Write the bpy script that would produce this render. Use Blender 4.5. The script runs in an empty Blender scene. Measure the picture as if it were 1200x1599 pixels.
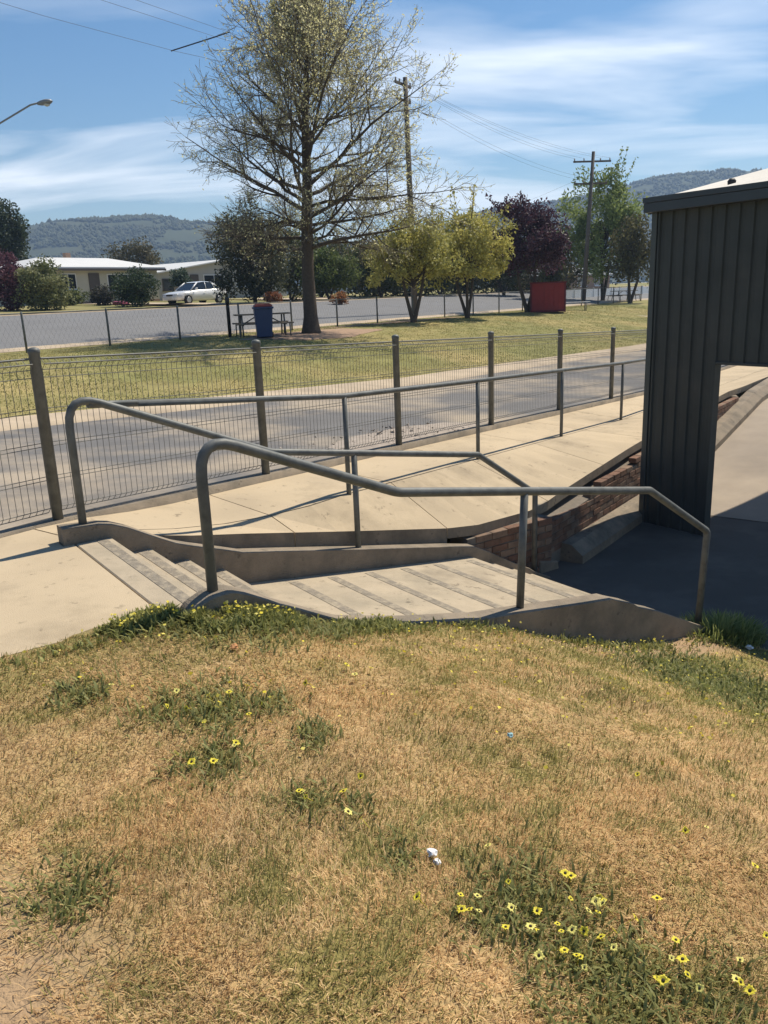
import bpy, bmesh, math, random
import numpy as np
from mathutils import Vector, Matrix

random.seed(7); RNG = np.random.default_rng(11)
SC = bpy.context.scene
COL = SC.collection
rad = math.radians

# ------------------------------------------------------------------ camera
F_PX, PITCH, ROLL, EYE = 1270.0, rad(15.0), rad(2.2), 1.68
_fw = np.array([0, math.cos(PITCH), -math.sin(PITCH)]); _rt = np.array([1.0, 0, 0]); _up = np.cross(_rt, _fw)
CR = math.cos(ROLL) * _rt - math.sin(ROLL) * _up
CU = math.sin(ROLL) * _rt + math.cos(ROLL) * _up
CAM = np.array([0, 0, EYE])
cam = bpy.data.cameras.new('camera'); cam_ob = bpy.data.objects.new('camera', cam); COL.objects.link(cam_ob)
cam.sensor_fit = 'VERTICAL'; cam.sensor_height = 24.0; cam.lens = F_PX / 1599.0 * 24.0
cam.clip_start = 0.05; cam.clip_end = 6000
cam_ob.matrix_world = Matrix(((CR[0], CU[0], -_fw[0], 0), (CR[1], CU[1], -_fw[1], 0), (CR[2], CU[2], -_fw[2], EYE), (0, 0, 0, 1)))
SC.camera = cam_ob

# ------------------------------------------------------------------ light
SUN_AZ, SUN_EL = 44.0, 56.0
world = bpy.data.worlds.new('World'); SC.world = world; world.use_nodes = True
wn = world.node_tree.nodes; wl = world.node_tree.links; wn.clear()
def WN(t, **k):
    n = wn.new(t)
    for a, b in k.items(): setattr(n, a, b)
    return n
out = WN('ShaderNodeOutputWorld'); bg = WN('ShaderNodeBackground'); sky = WN('ShaderNodeTexSky')
sky.sky_type = 'NISHITA'; sky.sun_disc = False; sky.sun_elevation = rad(SUN_EL); sky.sun_rotation = rad(SUN_AZ)
sky.altitude = 300; sky.air_density = 1.15; sky.dust_density = 0.1; sky.ozone_density = 3.5
bg.inputs['Strength'].default_value = 0.084
# thin streaks of high cloud, the same all round the sky
tc = WN('ShaderNodeTexCoord'); sep = WN('ShaderNodeSeparateXYZ'); wl.new(tc.outputs['Generated'], sep.inputs[0])
def wmath(op, a, b=None, c=None, clamp=False):
    n = WN('ShaderNodeMath', operation=op); n.use_clamp = clamp
    for i, v in enumerate((a, b, c)):
        if v is None: continue
        if isinstance(v, (int, float)): n.inputs[i].default_value = v
        else: wl.new(v, n.inputs[i])
    return n.outputs[0]
zc = wmath('MAXIMUM', sep.outputs[2], 0.0); zd = wmath('ADD', zc, 0.16)
comb = WN('ShaderNodeCombineXYZ'); wl.new(wmath('DIVIDE', sep.outputs[0], zd), comb.inputs[0]); wl.new(wmath('DIVIDE', sep.outputs[1], zd), comb.inputs[1])
mp = WN('ShaderNodeMapping'); wl.new(comb.outputs[0], mp.inputs[0]); mp.inputs['Rotation'].default_value = (0, 0, rad(8)); mp.inputs['Scale'].default_value = (0.55, 1.5, 1); mp.inputs['Location'].default_value = (0.95, 1.35, 0)
nz = WN('ShaderNodeTexNoise'); wl.new(mp.outputs[0], nz.inputs['Vector']); nz.inputs['Scale'].default_value = 1.15; nz.inputs['Detail'].default_value = 5; nz.inputs['Roughness'].default_value = 0.52; nz.inputs['Distortion'].default_value = 0.5
cr = WN('ShaderNodeValToRGB'); wl.new(nz.outputs[0], cr.inputs[0]); cr.color_ramp.elements[0].position = 0.45; cr.color_ramp.elements[1].position = 0.68
cr.color_ramp.elements[1].color = (0.8, 0.8, 0.8, 1)
mr = WN('ShaderNodeMapRange'); mr.interpolation_type = 'SMOOTHSTEP'; wl.new(sep.outputs[2], mr.inputs[0]); mr.inputs[1].default_value = 0.22; mr.inputs[2].default_value = 0.34; mr.inputs[3].default_value = 1.0; mr.inputs[4].default_value = 0.0
fac = wmath('MULTIPLY', cr.outputs[0], mr.outputs[0], clamp=True)
mx = WN('ShaderNodeMix', data_type='RGBA'); wl.new(fac, mx.inputs[0]); hs = WN('ShaderNodeHueSaturation'); hs.inputs['Saturation'].default_value = 1.2; wl.new(sky.outputs[0], hs.inputs['Color']); wl.new(hs.outputs[0], mx.inputs[6]); mx.inputs[7].default_value = (12.0, 12.6, 13.4, 1)
wl.new(mx.outputs[2], bg.inputs[0]); wl.new(bg.outputs[0], out.inputs[0])

sun = bpy.data.lights.new('sun', 'SUN'); sun.energy = 5.0; sun.angle = rad(0.53); sun.color = (1.0, 0.91, 0.77)
sun_ob = bpy.data.objects.new('sun', sun); COL.objects.link(sun_ob)
SUN_DIR = Vector((math.sin(rad(SUN_AZ)) * math.cos(rad(SUN_EL)), math.cos(rad(SUN_AZ)) * math.cos(rad(SUN_EL)), math.sin(rad(SUN_EL))))
sun_ob.rotation_euler = SUN_DIR.to_track_quat('Z', 'Y').to_euler(); sun_ob.location = (20, 20, 30)
vs = SC.view_settings; vs.view_transform = 'Standard'; vs.look = 'None'; vs.gamma = 1.0; vs.exposure = 0.32; vs.use_curve_mapping = False
SC.render.engine = 'CYCLES'

# ------------------------------------------------------------------ frames of reference
# fence frame: u along the fence, a across it towards the camera, v = -a
F0 = np.array([-2.65, 6.40]); FD = np.array([0.602, 0.7985]); FN = np.array([0.7985, -0.602])
FENCE_ROT = math.atan2(FD[1], FD[0])
def UV(u, v, z=None):
    p = F0 + FD * u - FN * v
    return Vector((p[0], p[1], ground_h(u, v) if z is None else z))
def UA(u, a, z): return UV(u, -a, z)
# stair frame: s down the stair, t across it (away from the camera)
SD = np.array([math.sin(rad(55)), math.cos(rad(55))]); SN = np.array([-SD[1], SD[0]])
STAIR_ROT = math.atan2(SD[1], SD[0])
def ST(s, t, z):
    p = SD * s + SN * t
    return Vector((p[0], p[1], z))
def to_st(x, y): return x * SD[0] + y * SD[1], x * SN[0] + y * SN[1]
def smooth(a, b, x):
    t = np.clip((np.asarray(x, float) - a) / (b - a), 0, 1); return t * t * (3 - 2 * t)
def zp(u): return np.where(u < 0, 0.0, np.where(u < 14, -0.04 * u, -0.56 - 0.008 * (u - 14)))
def ground_h(u, v):
    u = np.asarray(u, float); v = np.asarray(v, float)
    w = smooth(4, 15, v)
    r = zp(u) * (1 - w) + w * np.interp(v, [0, 16, 28, 36, 45, 70, 120, 400, 900, 1500], [.43, .43, 1.36, 1.42, 1.75, 2.0, 2.2, 3, 6, 8]) - 0.05 * (1 - w)
    return float(r) if r.ndim == 0 else r
# long wall frame: k along the wall
W0 = np.array([2.08, 9.14]); WD = np.array([math.sin(rad(36.5)), math.cos(rad(36.5))]); WN_ = np.array([WD[1], -WD[0]])  # WN_ points to the court
WALL_ROT = math.atan2(WD[1], WD[0])
def WK(k, o, z):
    p = W0 + WD * k + WN_ * o
    return Vector((p[0], p[1], z))
def court_k(k):
    return float(np.interp(k, [-50, 2.6, 3.2, 9, 12, 60], [-1.45, -1.45, -1.41, -0.70, -0.60, -0.75]))

# ------------------------------------------------------------------ mesh helpers
ORG = {}
class MB:
    def __init__(self): self.v = []; self.f = []; self.sm = []
    def add(self, vs, fs, smooth=False):
        o = len(self.v); self.v += [Vector(p) for p in vs]; self.f += [tuple(i + o for i in f) for f in fs]; self.sm += [smooth] * len(fs); return self
    def hexa(self, b, t):   # bottom 4, top 4 (counter-clockwise from above)
        return self.add(list(b) + list(t), [(3, 2, 1, 0), (4, 5, 6, 7), (0, 1, 5, 4), (1, 2, 6, 5), (2, 3, 7, 6), (3, 0, 4, 7)])
    def box(self, c, d, rot=0.0):
        cx, cy, cz = c; x, y, z = d[0] / 2, d[1] / 2, d[2] / 2; ca, sa = math.cos(rot), math.sin(rot)
        q = [(cx + px * ca - py * sa, cy + px * sa + py * ca) for px, py in ((-x, -y), (x, -y), (x, y), (-x, y))]
        return self.hexa([(p[0], p[1], cz - z) for p in q], [(p[0], p[1], cz + z) for p in q])
    def prism(self, pts, z0, z1):
        n = len(pts); zz0 = z0 if hasattr(z0, '__len__') else [z0] * n; zz1 = z1 if hasattr(z1, '__len__') else [z1] * n
        vs_ = [(p[0], p[1], zz0[i]) for i, p in enumerate(pts)] + [(p[0], p[1], zz1[i]) for i, p in enumerate(pts)]
        return self.add(vs_, [tuple(range(n - 1, -1, -1)), tuple(range(n, 2 * n))] + [(i, (i + 1) % n, n + (i + 1) % n, n + i) for i in range(n)])
    def tube(self, pts, r, n=10, cap=True):
        pts = [Vector(p) for p in pts]; m = len(pts); rr = r if hasattr(r, '__len__') else [r] * m
        vs_ = []; ref = None
        for i, p in enumerate(pts):
            d = (pts[min(i + 1, m - 1)] - pts[max(i - 1, 0)])
            if d.length < 1e-9: d = Vector((0, 0, 1))
            d.normalize()
            if ref is None: ref = Vector((1, 0, 0)) if abs(d.x) < 0.8 else Vector((0, 1, 0))
            x = ref - d * ref.dot(d)
            if x.length < 1e-4: x = d.orthogonal()
            x.normalize(); ref = x; y = d.cross(x)
            for j in range(n):
                a = 2 * math.pi * j / n; vs_.append(p + (x * math.cos(a) + y * math.sin(a)) * rr[i])
        fs = [(i * n + j, i * n + (j + 1) % n, (i + 1) * n + (j + 1) % n, (i + 1) * n + j) for i in range(m - 1) for j in range(n)]
        self.add(vs_, fs, True)
        if cap: o = len(self.v) - m * n; self.f += [tuple(o + j for j in range(n - 1, -1, -1)), tuple(o + (m - 1) * n + j for j in range(n))]; self.sm += [False, False]
        return self
    def lathe(self, c, prof, n=12):
        vs_ = [(c[0] + r * math.cos(2 * math.pi * j / n), c[1] + r * math.sin(2 * math.pi * j / n), c[2] + z) for r, z in prof for j in range(n)]
        m = len(prof); fs = [(i * n + j, i * n + (j + 1) % n, (i + 1) * n + (j + 1) % n, (i + 1) * n + j) for i in range(m - 1) for j in range(n)]
        self.add(vs_, fs, True); o = len(self.v) - m * n
        self.f += [tuple(o + j for j in range(n - 1, -1, -1)), tuple(o + (m - 1) * n + j for j in range(n))]; self.sm += [False, False]; return self
    def mesh(self, name, mat, org=(0, 0, 0)):
        o = Vector(org); me = bpy.data.meshes.new(name); me.from_pydata([v - o for v in self.v], [], self.f)
        me.polygons.foreach_set('use_smooth', self.sm); me.materials.append(M(mat)); me.update(); return me
    def build(self, name, mat, parent=None, org=None, bevel=0):
        o = ORG[parent.name] if parent is not None else (Vector(org) if org is not None else self.base())
        ob = bpy.data.objects.new(name, self.mesh(name, mat, o)); COL.objects.link(ob); ORG[ob.name] = o
        if parent is not None: ob.parent = parent
        else: ob.location = o
        if bevel: bevel_mesh(ob.data, bevel)
        return ob
    def base(self):
        lo = Vector([min(v[i] for v in self.v) for i in range(3)]); hi = Vector([max(v[i] for v in self.v) for i in range(3)])
        return Vector(((lo.x + hi.x) / 2, (lo.y + hi.y) / 2, lo.z))
def bevel_mesh(me, w, seg=1):
    bm = bmesh.new(); bm.from_mesh(me); bmesh.ops.recalc_face_normals(bm, faces=bm.faces)
    es = [e for e in bm.edges if len(e.link_faces) == 2 and e.calc_face_angle(0) > 0.5]
    bmesh.ops.bevel(bm, geom=es, offset=w, segments=seg, affect='EDGES', clamp_overlap=True); bm.to_mesh(me); bm.free()
def place(name, me, parent, loc, rot=0.0, euler=None):
    ob = bpy.data.objects.new(name, me); COL.objects.link(ob); loc = Vector(loc); ORG[ob.name] = loc.copy()
    if parent is not None: ob.parent = parent; ob.location = loc - ORG[parent.name]
    else: ob.location = loc
    ob.rotation_euler = euler if euler else (0, 0, rot); return ob
def tag(o, label=None, cat=None, group=None, kind=None):
    for k, v in (('label', label), ('category', cat), ('group', group), ('kind', kind)):
        if v: o[k] = v
    return o
def empty(name, loc, label=None, cat=None, group=None):
    o = bpy.data.objects.new(name, None); COL.objects.link(o); o.location = loc; o.empty_display_size = 0.1; ORG[o.name] = Vector(loc); return tag(o, label, cat, group)
def copy_tree(o, parent=None):
    c = o.copy(); COL.objects.link(c); c.parent = parent; ORG[c.name] = ORG[o.name]
    for ch in list(o.children): copy_tree(ch, c)
    return c
def array_mesh(name, V, loops, starts, mat, colors=None):
    me = bpy.data.meshes.new(name); me.vertices.add(len(V)); me.vertices.foreach_set('co', np.ascontiguousarray(V, np.float32).ravel())
    me.loops.add(len(loops)); me.loops.foreach_set('vertex_index', np.ascontiguousarray(loops, np.int32)); me.polygons.add(len(starts)); me.polygons.foreach_set('loop_start', np.ascontiguousarray(starts, np.int32))
    me.materials.append(M(mat)); me.update(calc_edges=True)
    if colors is not None:
        ca = me.color_attributes.new('Col', 'FLOAT_COLOR', 'POINT'); c = np.ones((len(V), 4), np.float32); c[:, :3] = colors; ca.data.foreach_set('color', c.ravel())
    return me
def array_obj(name, me, parent=None, org=(0, 0, 0)):
    ob = bpy.data.objects.new(name, me); COL.objects.link(ob); ORG[ob.name] = Vector(org)
    if parent is not None: ob.parent = parent
    else: ob.location = org
    return ob
def fillet(pts, rs, n=6):
    pts = [Vector(p) for p in pts]; o = [pts[0]]
    for i in range(1, len(pts) - 1):
        r = rs[i - 1]; a, b, c = pts[i - 1], pts[i], pts[i + 1]
        d1 = (a - b).normalized(); d2 = (c - b).normalized(); ang = d1.angle(d2); d = min(r / math.tan(ang / 2), (a - b).length * .49, (c - b).length * .49)
        p1 = b + d1 * d; p2 = b + d2 * d
        for j in range(n + 1):
            t = j / n; o.append(p1 * (1 - t) ** 2 + b * 2 * t * (1 - t) + p2 * t * t)
    o.append(pts[-1]); return o

# ------------------------------------------------------------------ value noise in numpy
_G = RNG.random((128, 128))
def vnoise(x, y, sc=1.0, oct=3, seed=0):
    x = np.asarray(x, float) * sc + seed * 17.31; y = np.asarray(y, float) * sc + seed * 9.77; r = 0; a = 1; tot = 0
    for _ in range(oct):
        xi = np.floor(x).astype(int); yi = np.floor(y).astype(int); fx = x - xi; fy = y - yi; fx = fx * fx * (3 - 2 * fx); fy = fy * fy * (3 - 2 * fy)
        g = lambda i, j: _G[(xi + i) % 128, (yi + j) % 128]
        r = r + a * ((g(0, 0) * (1 - fx) + g(1, 0) * fx) * (1 - fy) + (g(0, 1) * (1 - fx) + g(1, 1) * fx) * fy); tot += a; a *= .5; x = x * 2.03 + 5.1; y = y * 2.03 + 1.7
    return r / tot

# ------------------------------------------------------------------ materials
MATS = {}
def M(n): return n if isinstance(n, bpy.types.Material) else MATS[n]
def mat(name, col, rough=0.8, metal=0.0, var=0.15, scale=6.0, bump=0.0, bscale=60.0, col2=None, c2scale=1.5, c2amt=(0.45, 0.65), attr=False, trans=0.0, spec=0.3, coat=0.0, wear=0.0):
    m = bpy.data.materials.new(name); MATS[name] = m; m.use_nodes = True; nt = m.node_tree; N = nt.nodes; L = nt.links; N.clear()
    o = N.new('ShaderNodeOutputMaterial'); p = N.new('ShaderNodeBsdfPrincipled')
    p.inputs['Roughness'].default_value = rough; p.inputs['Metallic'].default_value = metal; p.inputs['Specular IOR Level'].default_value = spec; p.inputs['Coat Weight'].default_value = coat
    tcn = N.new('ShaderNodeNewGeometry')
    if attr:
        at = N.new('ShaderNodeVertexColor'); at.layer_name = 'Col'; base = at.outputs[0]
    else:
        rgb = N.new('ShaderNodeRGB'); rgb.outputs[0].default_value = (*col, 1); base = rgb.outputs[0]
    if col2 is not None:
        n2 = N.new('ShaderNodeTexNoise'); L.new(tcn.outputs['Position'], n2.inputs['Vector']); n2.inputs['Scale'].default_value = c2scale; n2.inputs['Detail'].default_value = 6; n2.inputs['Roughness'].default_value = .6
        mr_ = N.new('ShaderNodeMapRange'); L.new(n2.outputs[0], mr_.inputs[0]); mr_.inputs[1].default_value = c2amt[0]; mr_.inputs[2].default_value = c2amt[1]
        mx_ = N.new('ShaderNodeMix'); mx_.data_type = 'RGBA'; L.new(mr_.outputs[0], mx_.inputs[0]); L.new(base, mx_.inputs[6]); mx_.inputs[7].default_value = (*col2, 1); base = mx_.outputs[2]
    if var > 0:
        n1 = N.new('ShaderNodeTexNoise'); L.new(tcn.outputs['Position'], n1.inputs['Vector']); n1.inputs['Scale'].default_value = scale; n1.inputs['Detail'].default_value = 8; n1.inputs['Roughness'].default_value = .65
        mr1 = N.new('ShaderNodeMapRange'); L.new(n1.outputs[0], mr1.inputs[0]); mr1.inputs[1].default_value = .25; mr1.inputs[2].default_value = .75; mr1.inputs[3].default_value = 1 - var; mr1.inputs[4].default_value = 1 + var
        mu = N.new('ShaderNodeVectorMath'); mu.operation = 'SCALE'; L.new(base, mu.inputs[0]); L.new(mr1.outputs[0], mu.inputs['Scale']); base = mu.outputs[0]
    if wear > 0:
        for sc_, lo_, hi_, amt in ((.9, .52, .70, .55), (7.0, .60, .66, .8), (38.0, .62, .68, .6)):
            nw = N.new('ShaderNodeTexNoise'); L.new(tcn.outputs['Position'], nw.inputs['Vector']); nw.inputs['Scale'].default_value = sc_; nw.inputs['Detail'].default_value = 9; nw.inputs['Roughness'].default_value = .7
            mw = N.new('ShaderNodeMapRange'); L.new(nw.outputs[0], mw.inputs[0]); mw.inputs[1].default_value = lo_; mw.inputs[2].default_value = hi_; mw.inputs[3].default_value = 1.0; mw.inputs[4].default_value = 1 - wear * amt
            mu2 = N.new('ShaderNodeVectorMath'); mu2.operation = 'SCALE'; L.new(base, mu2.inputs[0]); L.new(mw.outputs[0], mu2.inputs['Scale']); base = mu2.outputs[0]
    L.new(base, p.inputs['Base Color'])
    if bump > 0:
        nb = N.new('ShaderNodeTexNoise'); L.new(tcn.outputs['Position'], nb.inputs['Vector']); nb.inputs['Scale'].default_value = bscale; nb.inputs['Detail'].default_value = 5
        bp = N.new('ShaderNodeBump'); bp.inputs['Strength'].default_value = bump; bp.inputs['Distance'].default_value = 0.02; L.new(nb.outputs[0], bp.inputs['Height']); L.new(bp.outputs[0], p.inputs['Normal'])
    if trans > 0:
        tr = N.new('ShaderNodeBsdfTranslucent'); L.new(base, tr.inputs[0]); ms = N.new('ShaderNodeMixShader'); ms.inputs[0].default_value = trans; L.new(p.outputs[0], ms.inputs[1]); L.new(tr.outputs[0], ms.inputs[2]); L.new(ms.outputs[0], o.inputs[0])
    else: L.new(p.outputs[0], o.inputs[0])
    return m
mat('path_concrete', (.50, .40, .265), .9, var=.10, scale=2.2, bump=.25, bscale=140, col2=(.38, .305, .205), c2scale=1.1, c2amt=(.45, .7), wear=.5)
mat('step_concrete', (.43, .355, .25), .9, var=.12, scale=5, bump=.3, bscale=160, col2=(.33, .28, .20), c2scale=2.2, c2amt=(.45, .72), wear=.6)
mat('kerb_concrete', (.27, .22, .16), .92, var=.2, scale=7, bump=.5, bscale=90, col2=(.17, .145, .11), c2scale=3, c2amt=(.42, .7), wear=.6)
mat('strip_paint', (.25, .215, .165), .85, var=.3, scale=30, bump=.5, bscale=220, col2=(.38, .32, .23), c2scale=14, c2amt=(.46, .64))
mat('asphalt', (.15, .145, .14), .9, var=.14, scale=1.3, bump=.4, bscale=120, col2=(.36, .30, .225), c2scale=.42, c2amt=(.44, .62), wear=.35)
mat('asphalt_far', (.17, .17, .17), .9, var=.10, scale=.6, bump=.2, bscale=60)
mat('court', (.10, .084, .066), .9, var=.12, scale=1.1, bump=.4, bscale=110, col2=(.15, .125, .10), c2scale=1.2, c2amt=(.42, .68))  # the shed's cast shade is put into this dark colour
mat('yard', (.37, .305, .23), .9, var=.12, scale=1.1, bump=.4, bscale=110, col2=(.28, .235, .185), c2scale=.6, c2amt=(.42, .68))  # same ground, kept at its sunlit tone
mat('gutter', (.46, .37, .26), .9, var=.15, scale=1.5, bump=.2, col2=(.36, .29, .21), c2scale=.8)
mat('brick', (.19, .105, .068), .92, var=.28, scale=7, bump=.5, bscale=120, col2=(.13, .085, .06), c2scale=5, c2amt=(.45, .65))
mat('brick_pale', (.25, .17, .115), .92, var=.28, scale=7, bump=.5, bscale=120, col2=(.16, .11, .08), c2scale=5, c2amt=(.45, .65))
mat('mortar', (.20, .17, .135), .95, var=.2, scale=12, bump=.5, bscale=150)
mat('galv', (.138, .143, .135), .55, .15, var=.18, scale=14, bump=.05, col2=(.085, .092, .088), c2scale=9, c2amt=(.45, .7))
mat('galv_wire', (.16, .16, .145), .5, .3, var=.15, scale=10)
mat('clad', (.040, .047, .044), .55, .1, var=.22, scale=1.6, col2=(.056, .059, .053), c2scale=1.3, c2amt=(.5, .75), bump=.03, bscale=8, spec=.4)
mat('clad_trim', (.062, .074, .072), .45, .15, var=.08, scale=3, spec=.4)
mat('fascia', (.040, .052, .060), .45, .15, var=.08, scale=3, spec=.4)
mat('roof_sheet', (.47, .45, .41), .6, .1, var=.08, scale=2)
mat('roof_white', (.60, .60, .58), .6, .1, var=.06, scale=.5)
mat('soil', (.33, .225, .135), 1, var=.2, scale=9, bump=.8, bscale=60, attr=True)
mat('grass_blade', (.2, .2, .1), .75, var=0, attr=True, trans=.30, spec=.15)
mat('bud', (.4, .4, .2), .6, var=0, attr=True, trans=.5, spec=.2)
mat('leaf', (.1, .15, .05), .6, var=0, attr=True, trans=.35, spec=.25)
mat('field', (.20, .19, .065), 1, var=.28, scale=1.6, bump=.8, bscale=18, col2=(.34, .27, .11), c2scale=.22, c2amt=(.42, .66))
mat('verge', (.17, .17, .06), 1, var=.2, scale=1, bump=.6, bscale=12, col2=(.30, .25, .11), c2scale=.15, c2amt=(.4, .65))
mat('dirt', (.33, .225, .15), 1, var=.2, scale=5, bump=.6, bscale=40)
mat('bark', (.085, .068, .052), .95, var=.3, scale=14, bump=.8, bscale=45)
mat('twig', (.21, .185, .135), .9, var=.2, scale=9)
mat('hill', (.052, .066, .034), 1, var=.25, scale=.03, col2=(.078, .082, .042), c2scale=.012, c2amt=(.45, .7))
mat('forest', (.05, .07, .03), .9, var=0, attr=True)
mat('house_wall', (.50, .475, .38), .85, var=.06, scale=1)
mat('house_wall_grey', (.42, .41, .385), .85, var=.06, scale=1)
mat('house_brick', (.33, .22, .16), .9, var=.12, scale=4)
mat('trim_white', (.72, .72, .70), .6, var=.04)
mat('trim_dark', (.10, .085, .075), .7, var=.1)
mat('tile_grey', (.24, .25, .26), .8, var=.12, scale=3)
mat('glass', (.02, .025, .03), .08, var=0, spec=.6)
mat('curtain', (.35, .34, .32), .9, var=.1)
mat('car_paint', (.74, .75, .75), .25, .0, var=0, spec=.5, coat=.6)
mat('rubber', (.022, .022, .022), .85, var=.1)
mat('rim', (.5, .5, .51), .35, .8, var=0)
mat('headlamp', (.65, .68, .70), .12, .2, var=0, spec=.6)
mat('tail_red', (.35, .02, .02), .3, var=0)
mat('plastic_dark', (.03, .03, .032), .6, var=.05)
mat('bin_blue', (.022, .045, .115), .5, var=.08, spec=.4)
mat('lid_red', (.26, .06, .045), .5, var=.08)
mat('timber', (.20, .165, .125), .85, var=.2, scale=10, bump=.3)
mat('pole_wood', (.135, .115, .095), .9, var=.25, scale=9, bump=.4)
mat('red_steel', (.27, .035, .032), .65, .0, var=.15, scale=2.5, spec=.3)
mat('red_trim', (.13, .02, .022), .65, .0, var=.12)
mat('lamp_grey', (.25, .26, .27), .5, .4, var=.05)
mat('lamp_glass', (.55, .55, .5), .2, var=0)
mat('insulator', (.30, .27, .24), .3, var=0)
mat('petal', (.80, .68, .06), .6, var=.05, trans=.2)
mat('petal_pale', (.80, .72, .20), .6, var=.05, trans=.2)
mat('flower_eye', (.035, .028, .015), .8, var=0)
mat('paper', (.80, .79, .77), .8, var=.04)
mat('wrapper', (.25, .42, .44), .5, var=.1)
mat('leaf_litter', (.45, .22, .09), .8, var=.1)
mat('stone', (.34, .29, .24), .95, var=.25, scale=8, bump=.6, bscale=30)
mat('orange_flower', (.55, .16, .03), .7, var=.1, attr=False)
mat('pink_plastic', (.45, .12, .20), .5, var=.05)

# ================================================================== SETTING
def grid_sheet(name, us, vs_, fn, matn, kind='structure', dz=0.0):
    V = []; 
    for u in us:
        for v in vs_: V.append(fn(u, v))
    nv = len(vs_); mb = MB(); mb.add([Vector(p) + Vector((0, 0, dz)) for p in V], [(i * nv + j, (i + 1) * nv + j, (i + 1) * nv + j + 1, i * nv + j + 1)[::-1] for i in range(len(us) - 1) for j in range(nv - 1)], True)
    o = mb.build(name, matn, org=(0, 0, 0)); return tag(o, kind=kind)
mb = MB().add([(-3000, -3000, -3.2), (3000, -3000, -3.2), (3000, 3000, -3.2), (-3000, 3000, -3.2)], [(0, 1, 2, 3)]); tag(mb.build('ground', 'verge', org=(0, 0, 0)), kind='structure')
US = list(np.concatenate([np.linspace(-45, -6, 14), np.linspace(-4, 60, 65), np.linspace(64, 140, 20)]))
def kerb_v(u): return float(np.interp(u, [-60, 3, 10, 16, 28, 60, 140], [6.1, 6.0, 5.65, 5.4, 4.6, 4.0, 4.0]))
# near road, its kerb, the grass field, the street beyond
rs = MB(); n = 12
tag(grid_sheet('road', US, list(np.linspace(0, 1, n)), lambda u, f: UV(u, 0.10 + f * (kerb_v(u) - .10)), 'asphalt'))
tag(grid_sheet('kerb_strip', US, [0, .06, .3, .94, 1.0], lambda u, f: UV(u, kerb_v(u) + f * .95) + Vector((0, 0, 0 if f == 0 else (.045 if f < 1 else .03))), 'gutter'))
tag(grid_sheet('grass_field', US, list(np.linspace(0, 1, 26)), lambda u, f: UV(u, kerb_v(u) + .93 + f * (16.5 - kerb_v(u) - .93)) + Vector((0, 0, .012)), 'field'))
tag(grid_sheet('gutter_strip', US, [16.48, 16.6, 17.3], lambda u, v: UV(u, v) + Vector((0, 0, .02)), 'gutter'))
tag(grid_sheet('street', US, list(np.linspace(17.28, 28.4, 10)), lambda u, v: UV(u, v) + Vector((0, 0, .005)), 'asphalt_far'))
tag(grid_sheet('far_kerb', US, [28.36, 28.4, 28.75], lambda u, v: UV(u, v) + Vector((0, 0, .08 if v > 28.38 else 0)), 'gutter'))
tag(grid_sheet('verge', US, [28.7, 30, 32, 34, 36, 38, 40, 43, 46, 50, 60, 75, 100, 140], lambda u, v: UV(u, v) + Vector((0, 0, .03)), 'verge'))
tag(grid_sheet('land', list(np.linspace(-500, 1200, 60)), [138, 180, 250, 350, 500, 700, 900, 1300], lambda u, v: UV(u, v), 'verge'))
tag(grid_sheet('side_land', [138, 160, 200, 300, 500, 900], [-40, -10, 0, 6, 16, 28, 45, 70, 140], lambda u, v: UV(u, max(v, 0), None) if v >= 0 else UV(u, v, zp(u) - .3), 'verge'))
# driveway and bare earth patches
def patch(name, pts, matn, dz=.02, v=True):
    c = np.mean(pts, 0); mbp = MB(); mbp.add([UV(*c) + Vector((0, 0, dz + .01))] + [UV(*p) + Vector((0, 0, dz)) for p in pts], [(0, i + 1, (i + 1) % len(pts) + 1)[::-1] for i in range(len(pts))], True)
    return tag(mbp.build(name, matn, org=(0, 0, 0)), kind='structure')
def blob(cu, cv, ru, rv, n=26, seed=1, jag=.3):
    return [(cu + ru * math.cos(2 * math.pi * i / n) * (1 + jag * (float(vnoise(i * .7, seed, 1, 2)) - .5) * 2), cv + rv * math.sin(2 * math.pi * i / n) * (1 + jag * (float(vnoise(i * .7, seed + 9, 1, 2)) - .5) * 2)) for i in range(n)]
patch('bare_earth', blob(18.9, 13.7, 3.4, 1.5, seed=3), 'dirt', .022)
patch('bare_earth', blob(27, 15.6, 6, .5, seed=4), 'dirt', .024)
patch('driveway', [(30.0, 28.72), (32.5, 28.72), (33.5, 45), (30.4, 45)], 'gutter', .045)
patch('driveway', [(41, 28.72), (45, 28.72), (46, 47), (41.5, 47)], 'gutter', .047)
patch('footpath', [(39.2, 13.6), (40.0, 14.3), (44.5, 9.8), (47, 6.5), (46, 6.2), (43.6, 9.2)], 'gutter', .026)

# court below the stair, shed shade painted into its colour; yard sheet is unshaded
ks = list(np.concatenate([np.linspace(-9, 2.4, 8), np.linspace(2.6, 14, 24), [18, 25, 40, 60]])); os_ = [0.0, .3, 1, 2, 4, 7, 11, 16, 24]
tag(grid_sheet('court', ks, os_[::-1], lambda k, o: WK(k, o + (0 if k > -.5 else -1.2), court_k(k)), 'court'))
tag(grid_sheet('yard', [2.75, 3, 3.4, 4, 5, 6, 7, 8, 9, 10, 12, 14, 18, 25, 40, 60], [24, 11, 7, 4, 2, 1, .3, .02], lambda k, o: WK(k, o, court_k(k) + .006), 'yard'))

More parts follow.
